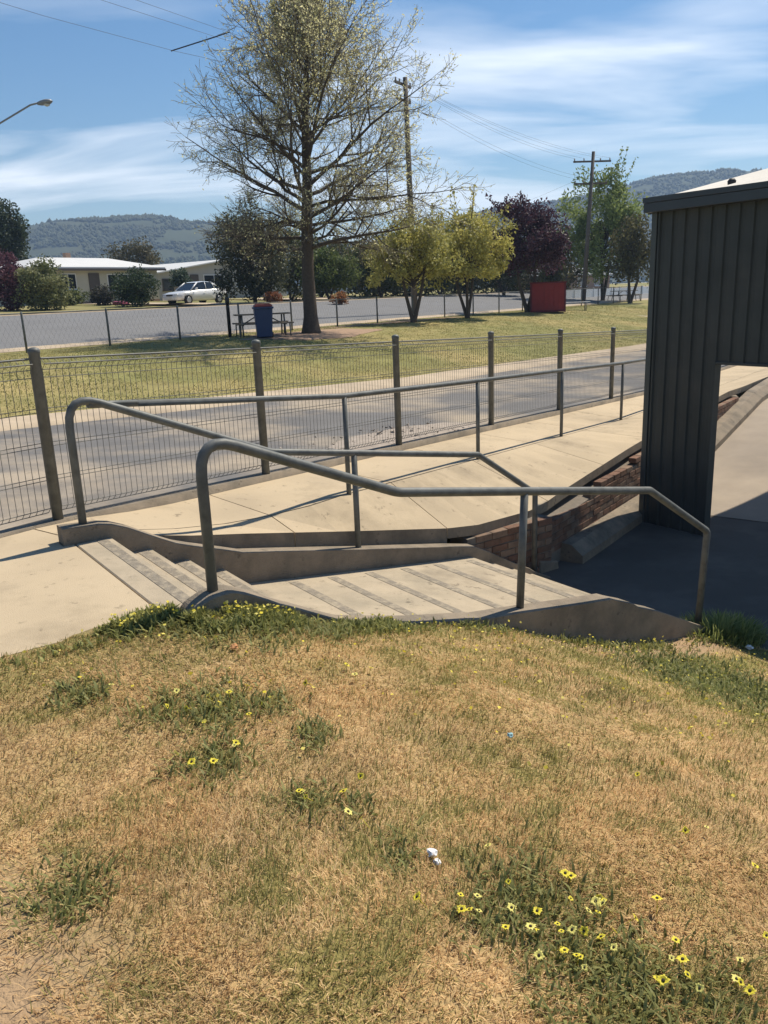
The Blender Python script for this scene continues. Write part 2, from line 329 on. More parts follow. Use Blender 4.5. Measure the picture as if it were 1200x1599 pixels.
# ------------------------------------------------------------------ lawn height field
LP = []
for s, z in [(1.36, .05), (1.63, .03), (2.04, -.10), (2.51, -.27), (3.12, -.44), (3.57, -.58), (3.82, -.68), (4.5, -.95), (5.1, -1.15), (5.73, -1.31), (6.1, -1.36), (6.35, -1.42)]:
    p = ST(s, 3.91, z); LP.append((p.x, p.y, z))
for s in (.9, .3, -1, -3, -5): p = ST(s, 4.19, .015); LP.append((p.x, p.y, .015))
LP += [(3.3, 6.4, -1.43), (3.5, 6.1, -1.44), (4.5, 5.4, -1.46), (6.5, 4.2, -1.47), (0, 0, .12), (-1, 1.2, .10), (.8, 1.2, .05), (0, 2.2, .06), (-1.2, 3, .04), (.4, 3.2, -.12), (1.5, 2.2, -.16), (.95, 3.8, -.36), (1.6, 3.9, -.56),
       (2.5, 4.5, -1.0), (2, 2.5, -.3), (3, 3, -.75), (3, 1, -.42), (4, 3, -1.12), (5, 1, -1.05), (-3, 2, .06), (-5, 0, .1), (0, -4, .2), (4, -3, -.4), (7, 0, -1.35), (-5, -4, .2), (8, -4, -1.2)]
LP = np.array(LP)
def _phi(r): return np.where(r > 1e-9, r * r * np.log(np.maximum(r, 1e-9)), 0)
nL = len(LP); A = np.zeros((nL + 3, nL + 3)); dxy = LP[:, None, :2] - LP[None, :, :2]; A[:nL, :nL] = _phi(np.hypot(dxy[..., 0], dxy[..., 1])) + np.eye(nL) * .01
A[:nL, nL] = 1; A[:nL, nL + 1:] = LP[:, :2]; A[nL:, :nL] = A[:nL, nL:].T
LW = np.linalg.solve(A, np.concatenate([LP[:, 2], [0, 0, 0]]))
def lawn_h(x, y):
    x = np.asarray(x, float); y = np.asarray(y, float); sh = x.shape; x = x.ravel(); y = y.ravel(); r = np.zeros_like(x)
    for i in range(0, len(x), 20000):
        X = x[i:i + 20000]; Y = y[i:i + 20000]
        r[i:i + 20000] = _phi(np.hypot(X[:, None] - LP[None, :, 0], Y[:, None] - LP[None, :, 1])) @ LW[:nL] + LW[nL] + LW[nL + 1] * X + LW[nL + 2] * Y
    r += (vnoise(x, y, 1.7, 2, 3) - .5) * .035
    return r.reshape(sh)
def lawn_inside(x, y, over=0.0):
    s = x * SD[0] + y * SD[1]; t = x * SN[0] + y * SN[1]
    tm = np.where(s < 1.47, 4.19, 3.925) + over
    return (t < tm) & (s < 6.3 + .33 * (4.02 - t) + over)
def px_ray(x, y):
    v = _fw + CR * (x - 600) / F_PX + CU * (799.5 - y) / F_PX; return v / v[1]
def on_lawn(x, y):
    v = px_ray(x, y); Ys = np.linspace(.8, 9, 500); P = CAM[None] + v[None] * Ys[:, None]; d = P[:, 2] - lawn_h(P[:, 0], P[:, 1]); i = int(np.argmax(d < 0)); return P[i]
# patches of low green weeds in the lawn (centre and radius, metres)
GREEN = []
for x, y, r, k in [(830, 1420, 95, 1), (900, 1490, 95, 1), (1000, 1530, 85, 1), (1100, 1565, 85, 1), (770, 1432, 50, 1), (720, 1410, 30, .7), (480, 1255, 45, .9), (560, 1268, 32, .8), (340, 1105, 75, 1), (420, 1100, 45, .9), (130, 1082, 42, 1), (330, 1190, 60, .9), (255, 1112, 50, .8), (490, 1150, 42, .8),
                   (620, 1335, 40, .8), (110, 1400, 70, .8), (210, 1440, 55, .6), (60, 1250, 60, .4), (1110, 1062, 85, 1), (1190, 1085, 60, 1), (1050, 1040, 50, .8), (300, 975, 60, 1), (400, 978, 80, 1), (500, 985, 60, 1), (200, 1000, 70, .7), (620, 1000, 80, .6), (740, 1020, 80, .5), (1080, 1400, 70, .5), (1150, 1300, 60, .4), (260, 1560, 50, .5), (500, 1560, 60, .4), (900, 1240, 90, .35), (780, 1160, 120, .3), (1000, 1600, 120, .9)]:
    p = on_lawn(x, y); q = on_lawn(x + r, y); GREEN.append((p[0], p[1], abs(q[0] - p[0]), k))
EARTH = [(*on_lawn(0, 1530)[:2], .30), (*on_lawn(-70, 1480)[:2], .35)]
def green_mask(x, y):
    g = .07 + smooth(.44, .66, vnoise(x, y, 1.5, 3, 1)) * .22 + smooth(.5, .66, vnoise(x, y, 16, 2, 15)) * .28 + smooth(.47, .62, vnoise(x, y, 7, 3, 2)) * .55 * smooth(.3, .6, vnoise(x, y, 2.2, 2, 14))
    for cx, cy, r, k in GREEN: g = np.maximum(g, k * np.exp(-(((x - cx) ** 2 + ((y - cy) * .8) ** 2) / (r * r)) ** 1.2 * 1.1) * (.55 + .9 * vnoise(x, y, 9, 2, 5)))
    far = smooth(2.4, 4.6, y - .1 * x); g = np.maximum(g, far * (.36 + .7 * smooth(.42, .68, vnoise(x, y, 3.2, 3, 6))))
    t = x * SN[0] + y * SN[1]; g = np.maximum(g, .95 * smooth(3.35, 3.8, t) * smooth(-3, 1, x * SD[0] + y * SD[1] + 1) * (.5 + .6 * vnoise(x, y, 5, 2, 8)))
    return np.clip(g, 0, 1)
def earth_mask(x, y):
    e = np.zeros_like(x)
    for cx, cy, r in EARTH: e = np.maximum(e, np.exp(-(((x - cx) ** 2 + (y - cy) ** 2) / (r * r)) ** 1.5) * (.7 + .6 * vnoise(x, y, 8, 2, 4)))
    s = x * SD[0] + y * SD[1]; t = x * SN[0] + y * SN[1]
    e = np.maximum(e, smooth(3.45, 3.75, t + .25 * (vnoise(x, y, 4, 2, 77) - .5)) * smooth(3.6, 4.4, s) * 1.0 * (1 - smooth(6.5, 6.8, s)))
    return np.clip(e, 0, 1)
DRY = np.array([.58, .395, .19]); DRY2 = np.array([.76, .56, .30]); DRYB = np.array([.40, .245, .11]); GRN = np.array([.225, .21, .065]); GRN2 = np.array([.36, .315, .115]); SOILC = np.array([.36, .245, .14])
gx = np.linspace(-7, 9.5, 220); gy = np.linspace(-5, 8.0, 190); GX, GY = np.meshgrid(gx, gy, indexing='ij'); GZ = lawn_h(GX, GY) - .004
ins = lawn_inside(GX, GY, .02)
GZ = np.where(lawn_inside(GX, GY, .09), GZ, np.minimum(GZ, -3.0))
idx = np.arange(GX.size).reshape(GX.shape); cells = ins[:-1, :-1] | ins[1:, :-1] | ins[:-1, 1:] | ins[1:, 1:]
ii, jj = np.nonzero(cells); quads = np.stack([idx[ii, jj], idx[ii + 1, jj], idx[ii + 1, jj + 1], idx[ii, jj + 1]], 1)
gm = green_mask(GX.ravel(), GY.ravel())[:, None]; em = earth_mask(GX.ravel(), GY.ravel())[:, None]
gc = (DRY * .80) * (1 - gm) + (GRN * .75 + DRYB * .15) * gm; gc = gc * (1 - em) + SOILC * em
lawn_me = array_mesh('lawn', np.stack([GX.ravel(), GY.ravel(), GZ.ravel()], 1), quads.ravel(), np.arange(len(quads)) * 4, 'soil', gc)
tag(array_obj('lawn', lawn_me), kind='structure')

def blades(name, P, hgt, wid, lean, ang, colr, matn, kind='stuff', curl=.5):
    n = len(P); d = np.stack([np.cos(ang), np.sin(ang), np.zeros(n)], 1); side = np.stack([-np.sin(ang), np.cos(ang), np.zeros(n)], 1)
    hor = np.sin(lean) * hgt; ver = np.cos(lean) * hgt
    mid = P + d * (hor * .42)[:, None] + np.array([0, 0, 1]) * (ver * .62)[:, None]
    tip = P + d * (hor * (1 + curl * .25))[:, None] + np.array([0, 0, 1]) * (ver * .92)[:, None]
    w = wid[:, None] * .5
    V = np.stack([P - side * w, P + side * w, mid - side * w * .8, mid + side * w * .8, tip], 1).reshape(-1, 3)
    b = (np.arange(n) * 5)[:, None]; L = (b + np.array([[0, 1, 3, 0, 3, 2, 2, 3, 4]])).ravel()
    C = np.repeat(colr, 5, axis=0)
    return tag(array_obj(name, array_mesh(name, V, L, np.arange(n * 3) * 3, matn, C)), kind=kind)
def scatter(n, x0, x1, y0, y1, fall=2.0, pw=1.5):
    x = RNG.uniform(x0, x1, n); y = RNG.uniform(y0, y1, n); d = np.hypot(x, y); out_ = np.where((np.abs(x) > .62 * np.maximum(y, 0) + .9) | (y < .5), .12, 1.0)
    k = RNG.random(n) < np.minimum(1, (fall / np.maximum(d, .3)) ** pw) * out_; return x[k], y[k]
x, y = scatter(2300000, -5, 6.5, -1.5, 7.2); over = (vnoise(x, y, 7, 2, 12) - .45) * .16
k = lawn_inside(x, y, over) & (RNG.random(len(x)) > earth_mask(x, y) * .93); x = x[k]; y = y[k]
if len(x) > 430000: q = RNG.permutation(len(x))[:430000]; x = x[q]; y = y[q]
n = len(x); g = green_mask(x, y); isg = RNG.random(n) < g * .8 + .04; rr = RNG.random((n, 1)); r2 = RNG.random((n, 1)); tone = (.75 + .5 * vnoise(x, y, 3, 3, 21))[:, None]
lush = np.exp(-((x - GREEN[18][0]) ** 2 + (y - GREEN[18][1]) ** 2) / .5)[:, None]; isg = isg | (RNG.random(n) < lush[:, 0] * .8)
col = np.where(isg[:, None], (GRN * (1 - rr) + GRN2 * rr) * (1 - lush) + (np.array([.15, .21, .05]) * (1 - rr) + np.array([.27, .32, .10]) * rr) * lush, np.where(r2 < .25, DRYB, DRY * (1 - rr) + DRY2 * rr)) * tone * RNG.uniform(.8, 1.2, (n, 1)) * np.where(isg[:, None], 1.0, 1 - smooth(.45, .7, vnoise(x, y, 2.6, 3, 71))[:, None] * np.array([[.04, .10, .17]]))
hg = np.where(isg, RNG.uniform(.012, .042, n), RNG.uniform(.012, .042, n)) * np.where(RNG.random(n) < .05, 1.7, 1) * (.75 + .5 * vnoise(x, y, 4, 2, 31)); dist = np.hypot(x, y)
wd = RNG.uniform(.0016, .0034, n) * (1 + .25 * np.maximum(0, dist - 2)); lean = np.where(isg, RNG.uniform(.2, 1.1, n), RNG.uniform(.7, 1.45, n))
ang = 2 * math.pi * vnoise(x, y, 1.3, 2, 41) * 1.6 + RNG.normal(0, 1.1, n)
z = np.maximum(lawn_h(x, y), np.where(to_st(x, y)[0] < 1.47, .0, -9))
blades('grass', np.stack([x, y, z - .003], 1), hg, wd, lean, ang, col, 'grass_blade')

# low leafy weeds: broad leaves lying in rosettes in the green patches
x, y = scatter(900000, -4, 5.5, .3, 7.0, 2.2, 1.3)
gp = np.zeros_like(x)
for cx, cy, r, kk in GREEN:
    if kk >= .8: gp = np.maximum(gp, np.exp(-(((x - cx) ** 2 + ((y - cy) * .85) ** 2) / (r * r)) ** 1.4) * kk)
gp *= (.3 + 1.1 * vnoise(x, y, 8, 2, 5)); k = (RNG.random(len(x)) < gp * .5) & lawn_inside(x, y, .03); x = x[k]; y = y[k]
if len(x) > 60000: q = RNG.permutation(len(x))[:60000]; x = x[q]; y = y[q]
n = len(x); rr = RNG.random((n, 1)); WG = np.array([.165, .180, .055]); WG2 = np.array([.30, .29, .105])
blades('weed_leaves', np.stack([x, y, np.maximum(lawn_h(x, y), np.where(to_st(x, y)[0] < 1.47, .0, -9))], 1), RNG.uniform(.02, .055, n) * (1 + .12 * np.maximum(0, np.hypot(x, y) - 2)), RNG.uniform(.005, .011, n) * (1 + .2 * np.maximum(0, np.hypot(x, y) - 2)), RNG.uniform(.3, 1.3, n), RNG.uniform(0, 6.28, n), (WG * (1 - rr) + WG2 * rr) * RNG.uniform(.7, 1.25, (n, 1)), 'leaf')
n = 16000; s_ = np.concatenate([RNG.normal(1.75, .42, n // 2), RNG.uniform(1.0, 6.2, n // 2)]); k = RNG.random(n) < np.where(s_ < 3.0, 1.0, .22); s_ = s_[k]; n = len(s_)
t_ = 3.90 - np.abs(RNG.normal(0, .11, n)) + np.where(s_ < 1.42, .22, 0); x = s_ * SD[0] + t_ * SN[0]; y = s_ * SD[1] + t_ * SN[1]; lump = smooth(.3, .65, vnoise(x, y, 4.5, 2, 61)); k = RNG.random(n) < lump + .1; x = x[k]; y = y[k]; n = len(x); rr = RNG.random((n, 1)); lump = lump[k]
blades('fringe_weeds', np.stack([x, y, lawn_h(x, y) - .005], 1), RNG.uniform(.03, .08, n) * (.5 + .65 * lump), RNG.uniform(.008, .018, n), RNG.uniform(.1, 1.2, n), RNG.uniform(0, 6.28, n), (np.array([.165, .18, .05]) * (1 - rr) + np.array([.34, .33, .11]) * rr) * RNG.uniform(.75, 1.25, (n, 1)), 'leaf')
q = RNG.permutation(n)[:260]; FRINGE = np.stack([x[q], y[q], lawn_h(x[q], y[q]) + RNG.uniform(.04, .085, len(q))], 1)
# short grass standing in the field beyond the road
n = 230000; u = -6 + 56 * RNG.random(n) ** 1.25; v = RNG.uniform(5.5, 16.3, n); k = (v > np.interp(u, [-60, 3, 10, 16, 28, 60], [7.0, 6.95, 6.6, 6.35, 5.55, 5]) + .02) & (vnoise(u, v, 2.5, 3, 50) > RNG.uniform(.2, .5, n)) & (((u - 18.9) / 3.4) ** 2 + ((v - 13.7) / 1.5) ** 2 > RNG.uniform(.6, 1.5, n)); u = u[k]; v = v[k]; n = len(u)
xy = F0[None] + FD[None] * u[:, None] - FN[None] * v[:, None]; g = np.clip(smooth(.4, .6, vnoise(u, v, .45, 3, 51)) * .7 + RNG.random(n) * .35, 0, 1); rr = RNG.random((n, 1)); c1 = np.array([.15, .17, .045]); c2 = np.array([.36, .30, .12])
blades('field_grass', np.concatenate([xy, (ground_h(u, v) + .008)[:, None]], 1), RNG.uniform(.02, .055, n), RNG.uniform(.009, .018, n), RNG.uniform(.3, 1.3, n), RNG.uniform(0, 6.28, n), (c1 * (1 - g[:, None]) + c2 * g[:, None]) * RNG.uniform(.75, 1.25, (n, 1)), 'grass_blade')

# ------------------------------------------------------------------ concrete landing, path and apron
EU = np.array([-.25, .0, .494, .83, 1.19, 2.187, 3.52, 4.66, 5.3, 7.64, 11.34, 12.98, 14, 60]); EA = np.array([.56, .64, .805, .91, 1.03, 1.351, 1.75, 1.99, 1.97, 1.955, 1.93, 1.92, 1.92, 1.92])
EZ = np.array([.0, -.02, -.15, -.20, -.27, -.46, -.71, -.74, -.69, -.55, -.41, -.37, -.40, -.80])
def edge(u): return float(np.interp(u, EU, EA)), float(np.interp(u, EU, EZ))
def path_z(u, a):
    ae, ze = edge(u); zf = float(zp(u)) - .05 * float(smooth(0, 1, u)); zr = np.interp(u, [0, 2.54, 9.9, 12, 14, 60], [-.08, -.22, -.54, -.56, -.58, -.95]); zr = min(zr, zf); ak = min(.97, .75 * ae); lin = zf + (ze - zf) * (ak / ae); w = float(smooth(.6, 2.4, u)); zk = lin * (1 - w) + zr * w
    return zf + (zk - zf) * a / ak if a <= ak else zk + (ze - zk) * (a - ak) / (ae - ak)
path = empty('footpath', UA(5, 1, -.3)); path['kind'] = 'structure'
GAP = .006
def slab(u0, u1, half):
    nn = 4; uu = [u0 + GAP + (u1 - u0 - 2 * GAP) * i / nn for i in range(nn + 1)]; top = []
    for u_ in uu:
        ae, _ = edge(u_); ak = min(.97, .75 * ae); aa = [.065, ak - GAP] if half == 0 else [ak + GAP, ae]
        top.append([(UA(u_, a_, path_z(u_, a_))) for a_ in aa])
    m_ = MB(); vs_ = [p for r in top for p in r]; nt = len(vs_); vs_ += [p - Vector((0, 0, .11 if i_ % 2 == 0 or half == 0 or u0 > 3.2 else .24)) for i_, p in enumerate(vs_)]
    fs = []
    for i in range(nn):
        a0, b0, a1, b1 = 2 * i, 2 * i + 1, 2 * i + 2, 2 * i + 3
        fs += [(a0, b0, b1, a1), (nt + a0, nt + a1, nt + b1, nt + b0), (b0, nt + b0, nt + b1, b1), (a0, a1, nt + a1, nt + a0)]
    fs += [(0, nt, nt + 1, 1), (2 * nn, 2 * nn + 1, nt + 2 * nn + 1, nt + 2 * nn)]
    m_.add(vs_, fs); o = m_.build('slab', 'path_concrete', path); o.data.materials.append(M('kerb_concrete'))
    for i_ in range(nn): o.data.polygons[4 * i_ + 2].material_index = 1  # outer edge faces get a darker material as painted shade
    return o
joints = [-.25, 1.55, 3.25, 4.95, 6.65, 8.35, 10.05, 11.75, 13.45, 15.6, 18, 21, 25, 30, 36]
for i in range(len(joints) - 1):
    slab(joints[i], joints[i + 1], 0); slab(joints[i], joints[i + 1], 1)
# fill of the path below the slabs
grid_sheet('path_bed', [-.2] + list(np.linspace(.3, 14, 30)) + [20, 36], [0.02, .5, .98], lambda u, f: UA(u, f * edge(u)[0], path_z(u, f * edge(u)[0]) - .07 - (.02 if u < .3 else 0)), 'soil' if False else 'dirt')
landing = empty('landing', ST(.5, 5.2, 0)); landing['kind'] = 'structure'
e0 = ST(1.335, 5.94, 0); kA = UA(-.26, .07, 0); kB = UA(-.26, .54, 0)
def poly_slab(pts, z1=0.0, th=.14, name='slab', parent=landing, m_='path_concrete'):
    return MB().prism([(p[0], p[1]) for p in pts], z1 - th, z1).build(name, m_, parent)
def ST2(s, t): p = ST(s, t, 0); return (p.x, p.y)
fl = lambda u: tuple(UA(u, .07, 0))[:2]
poly_slab([ST2(-.9, 4.19), ST2(1.405, 4.19), ST2(1.405, 5.96), ST2(1.33, 5.96), ST2(1.33, 6.1), tuple(kB)[:2], tuple(kA)[:2], fl(-1.6)])
poly_slab([ST2(-3.6, 4.19), ST2(-.912, 4.19), fl(-1.612), fl(-4.6)])
poly_slab([ST2(-7.5, 4.19), ST2(-3.612, 4.19), fl(-4.612), fl(-9)])
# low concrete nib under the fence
nib = grid_sheet('fence_kerb', [-9, -3] + list(np.linspace(0, 14, 15)) + [20, 28, 40], [0, 1, 2, 3], lambda u, j: UA(u, [-.11, -.10, .055, .062][int(j)], float(zp(u)) + [-.12, .012, .012, -.16][int(j)]), 'kerb_concrete')

# ================================================================== STAIR
stair = empty('concrete_stair', ST(1.4, 5.0, 0), 'concrete stair with kerbs, four steps and a striped ramp going down to the yard', 'stairs')
T_IN0, T_IN1 = 4.105, 5.965
def st_block(s0, s1, z0a, z0b, zb, name, m_, t0=T_IN0, t1=T_IN1, bev=.008):
    b = [ST(s0, t0, zb), ST(s1, t0, zb), ST(s1, t1, zb), ST(s0, t1, zb)]; t = [ST(s0, t0, z0a), ST(s1, t0, z0b), ST(s1, t1, z0b), ST(s0, t1, z0a)]
    return MB().hexa(b, t).build(name, m_, stair, bevel=bev)
nos = [1.68, 1.97, 2.26, 2.55]; prev = 1.418
for i, s in enumerate(nos):
    o = st_block(prev, s, -.15 * i, -.15 * i, -1.2, 'step', 'step_concrete'); prev = s + .002
    m_ = MB(); z = -.15 * i + .003
    m_.hexa([ST(s - .12, 4.25, z - .002), ST(s - .045, 4.25, z - .002), ST(s - .045, 5.94, z - .002), ST(s - .12, 5.94, z - .002)], [ST(s - .12, 4.25, z), ST(s - .045, 4.25, z), ST(s - .045, 5.94, z), ST(s - .12, 5.94, z)]); m_.build('anti_slip_strip', 'strip_paint', o)
rz = lambda s: -.60 - .128 * (s - 2.56)
ramp = st_block(2.554, 5.25, rz(2.554), rz(5.25), -1.7, 'ramp', 'step_concrete')
for s in (3.12, 3.51, 3.90, 4.30, 4.70, 5.12):
    a, b = s - .045, s + .045; MB().hexa([ST(a, 4.3, rz(a)), ST(b, 4.3, rz(b)), ST(b, 5.85, rz(b)), ST(a, 5.85, rz(a))], [ST(a, 4.3, rz(a) + .003), ST(b, 4.3, rz(b) + .003), ST(b, 5.85, rz(b) + .003), ST(a, 5.85, rz(a) + .003)]).build('anti_slip_strip', 'strip_paint', ramp)
prev = 5.254; zt = rz(5.25)
for i in range(3):
    zt -= .128; s = 5.25 + .29 * (i + 1); o = st_block(prev, s, zt, zt, -1.9, 'step', 'step_concrete'); prev = s + .002
    MB().hexa([ST(s - .1, 4.3, zt), ST(s - .045, 4.3, zt), ST(s - .045, 5.85, zt), ST(s - .1, 5.85, zt)], [ST(s - .1, 4.3, zt + .003), ST(s - .045, 4.3, zt + .003), ST(s - .045, 5.85, zt + .003), ST(s - .1, 5.85, zt + .003)]).build('anti_slip_strip', 'strip_paint', o)
def kerb(prof, t0, t1, zb, dens=4):
    P = []
    for (s0, z0), (s1, z1) in zip(prof[:-1], prof[1:]):
        for i in range(dens): P.append((s0 + (s1 - s0) * i / dens, z0 + (z1 - z0) * i / dens))
    P.append(prof[-1]); n_ = len(P)
    if dens > 1:  # soften the corners
        Q = [P[0]] + [(P[i][0], (P[i - 1][1] + 2 * P[i][1] + P[i + 1][1]) / 4) for i in range(1, n_ - 1)] + [P[-1]]; P = Q
    vs_ = []
    for s, z in P: vs_ += [ST(s, t0, z - .006), ST(s, t0 + .012, z), ST(s, t1 - .012, z), ST(s, t1, z - .006), ST(s, t1, zb), ST(s, t0, zb)]
    fs = []
    for i in range(n_ - 1):
        for j in range(6): fs.append((i * 6 + j, i * 6 + (j + 1) % 6, (i + 1) * 6 + (j + 1) % 6, (i + 1) * 6 + j)[::-1])
    fs += [tuple(range(6)), tuple((n_ - 1) * 6 + j for j in range(5, -1, -1))]
    return MB().add(vs_, fs).build('kerb', 'kerb_concrete', stair)
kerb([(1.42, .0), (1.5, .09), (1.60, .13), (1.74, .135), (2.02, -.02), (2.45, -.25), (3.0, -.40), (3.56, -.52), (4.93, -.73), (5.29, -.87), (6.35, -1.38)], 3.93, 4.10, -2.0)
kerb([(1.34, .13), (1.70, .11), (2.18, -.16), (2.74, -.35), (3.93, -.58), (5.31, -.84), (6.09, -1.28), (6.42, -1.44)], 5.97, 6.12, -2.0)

# ================================================================== BRICK RETAINING WALL
wall = empty('brick_wall', ST(6.2, 6.2, -1.45), 'brick retaining wall with broken top course below the path edge beside the stair', 'wall')
BL, BH, BW = .22, .068, .105
def brick_mesh(l, name, m_, seed):
    rr_ = random.Random(seed); j = lambda: rr_.uniform(-.003, .003); x0, x1, y0, y1, z0, z1 = -l / 2, l / 2, -BW / 2, BW / 2, -BH / 2, BH / 2
    return MB().hexa([(x0 + j(), y0 + j(), z0 + j()), (x1 + j(), y0 + j(), z0 + j()), (x1 + j(), y1, z0), (x0 + j(), y1, z0)], [(x0 + j(), y0 + j(), z1 + j()), (x1 + j(), y0 + j(), z1 + j()), (x1 + j(), y1 + j(), z1), (x0 + j(), y1, z1)]).mesh(name, m_)
BM = [brick_mesh(BL, 'brick', ('brick', 'brick_pale')[i % 3 == 2], i) for i in range(6)]; BHM = [brick_mesh(BW, 'half_brick', ('brick', 'brick_pale')[i % 2], 50 + i) for i in range(2)]
for me in BM + BHM: bevel_mesh(me, .004)
CH = BH + .011
# front face, along the stair, faces the camera (-t)
top_front = lambda s: float(np.interp(s, [5.4, 6.0, 6.6], [-.80, -.83, -.82]))
kerb_b = lambda s: float(np.interp(s, [3.93, 5.31, 6.09, 6.42], [-.58, -.84, -1.28, -1.44]))
zb = -1.45; tf = 6.145; broken = {(5.55): 0}
for c in range(9):
    zc_ = zb + CH * (c + .5); s = 5.36 - (BL + .01) / 2 * (c % 2)
    while s < 6.62:
        s1 = min(s + BL, 6.62)
        if s1 - s > .06:
            mid = (s + s1) / 2
            miss = c == 8 and random.random() < .35
            if zc_ + BH / 2 < top_front(mid) + .045 and zc_ > kerb_b(mid) - .1 and not miss and mid > 5.36:
                me = BM[random.randrange(6)] if s1 - s > .17 else BHM[random.randrange(2)]
                place('brick', me, wall, ST(mid, tf + BW / 2 + random.uniform(-.004, .004), zc_), STAIR_ROT + random.uniform(-.012, .012))
        s += BL + .01
MB().hexa([ST(5.36, tf + .012, -1.6), ST(6.6, tf + .012, -1.6), ST(6.6, tf + .3, -1.6), ST(5.36, tf + .3, -1.6)], [ST(5.36, tf + .012, -.83), ST(6.6, tf + .012, -.83), ST(6.6, tf + .3, -.81), ST(5.36, tf + .3, -.81)]).build('mortar', 'mortar', wall)
# long face along the path
top_long = lambda k: float(np.interp(k, [-.3, .29, 1.63, 2.61, 6.3, 7.95], [-.86, -.84, -.76, -.69, -.55, -.50]))
KEND = 8.2; cnt = 0
for c in range(14):
    k0 = -.42 - (BL + .01) / 2 * (c % 2)
    zc_ = -1.45 + CH * (c + .5)
    while k0 < KEND:
        mid = k0 + BL / 2; 
        if zc_ + BH / 2 < top_long(mid) + .04 and zc_ > court_k(mid) + .18 and mid > -.42:
            if not (zc_ + BH / 2 > top_long(mid) - .05 and random.random() < (.35 if mid < 1.2 else .06)):
                place('brick', BM[random.randrange(6)], wall, WK(mid, -BW / 2 + random.uniform(-.003, .003), zc_), WALL_ROT + math.pi * 0 + random.uniform(-.01, .01)); cnt += 1
        k0 += BL + .01
seg = list(np.linspace(-.42, KEND, 12)); vs_ = []
for k_ in seg: vs_ += [WK(k_, -.012, -1.7), WK(k_, -.012, top_long(k_) - .07), WK(k_, -.26, top_long(k_) - .03), WK(k_, -.26, -1.7)]
MB().add(vs_, [(4 * i + j, 4 * i + (j + 1) % 4, 4 * i + 4 + (j + 1) % 4, 4 * i + 4 + j) for i in range(11) for j in range(4)] + [(3, 2, 1, 0), (44, 45, 46, 47)]).build('mortar', 'mortar', wall)
# concrete footing ledge at the foot of the long face and its end block beside the stair
seg = [.0, .8, 1.6, 2.6, 3.4, 4.5, 6, 7.5, 9, 11.5]; vs_ = []
for k_ in seg:
    zc_ = court_k(k_); vs_ += [WK(k_, -.03, zc_ - .3), WK(k_, -.03, zc_ + .23), WK(k_, .12, zc_ + .21), WK(k_, .26, zc_ + .10), WK(k_, .28, zc_ - .3)]
MB().add(vs_, [(5 * i + j, 5 * i + 5 + j, 5 * i + 5 + (j + 1) % 5, 5 * i + (j + 1) % 5) for i in range(len(seg) - 1) for j in range(5)] + [(0, 1, 2, 3, 4), tuple(5 * (len(seg) - 1) + j for j in (4, 3, 2, 1, 0))]).build('footing', 'kerb_concrete', wall)
MB().hexa([ST(6.40, 6.13, -1.7), ST(6.78, 6.13, -1.7), ST(6.80, 6.5, -1.7), ST(6.40, 6.5, -1.7)], [ST(6.42, 6.13, -1.30), ST(6.72, 6.13, -1.36), ST(6.72, 6.5, -1.34), ST(6.42, 6.5, -1.28)]).build('footing', 'kerb_concrete', wall, bevel=.015)
# low kerb wall end by the yard
MB().hexa([WK(8.2, .0, -1.2), WK(8.9, -.25, -1.2), WK(8.8, -.5, -1.2), WK(8.1, -.3, -1.2)], [WK(8.2, .0, -.50), WK(8.9, -.25, -.52), WK(8.8, -.5, -.48), WK(8.1, -.3, -.46)]).build('end_block', 'kerb_concrete', wall, bevel=.012)

# ================================================================== HANDRAILS
def rail_thing(name, label, pts, rs, r, posts, group='galvanised pipe handrails'):
    P = fillet(pts, rs); b = Vector(pts[0]); root = empty(name, b, label, 'handrail', group)
    MB().tube(P, r, 14).build('rail', 'galv', root)
    for p0, p1, rr_ in posts:
        MB().tube([p0, p1], rr_, 12).build('post', 'galv', root)
        pl = MB(); pl.lathe((p0[0], p0[1], p0[2] + .03), [(rr_ * 1.15, -.02), (rr_ * 1.15, .012)], 12); pl.build('collar', 'galv', root)
    return root
rail_thing('stair_handrail', 'thick grey pipe handrail with rounded arch nearest the lawn, front side of the stair', [ST(1.645, 4.03, .02), ST(1.645, 4.03, 1.0), ST(2.93, 4.03, .47), ST(5.48, 4.03, .05), ST(6.33, 4.03, -.47), ST(6.28, 4.03, -1.40)], [.15, .35, .10, .07], .031, [(ST(4.01, 4.03, -.64), ST(4.05, 4.03, .275), .029)])
rail_thing('stair_handrail', 'grey pipe handrail with rounded arch on the far stair kerb beside the fence', [ST(1.51, 6.05, .05), ST(1.51, 6.05, 1.085), ST(3.1, 6.05, .435), ST(5.42, 6.05, .08), ST(6.24, 6.05, -.46), ST(6.24, 6.05, -1.42)], [.17, .35, .10, .07], .030, [(ST(3.93, 6.05, -.62), ST(3.93, 6.05, .30), .027)])
RU = [2.55, 5.09, 7.51, 9.9, 12.3, 14.7]
zt_ = lambda u: float(np.interp(u, [2.58, 5.10, 7.5, 9.9, 14.7], [.745, .625, .525, .42, .27]))
rp = [ST(1.66, 6.05, .985), ST(1.95, 6.065, .955)] + [UA(u, .97, zt_(u)) for u in RU]
rp[1] = rp[0].lerp(rp[2], .15)
root = empty('path_handrail', UA(2.55, .97, -.22), 'slim straight grey pipe handrail running along the concrete path', 'handrail', 'galvanised pipe handrails')
MB().tube(fillet(rp, [.3] * (len(rp) - 2), 4), .026, 12).build('rail', 'galv', root)
for u in RU: MB().tube([UA(u, .97, path_z(u, .97) - .05), UA(u, .97, zt_(u))], .024, 12).build('post', 'galv', root)

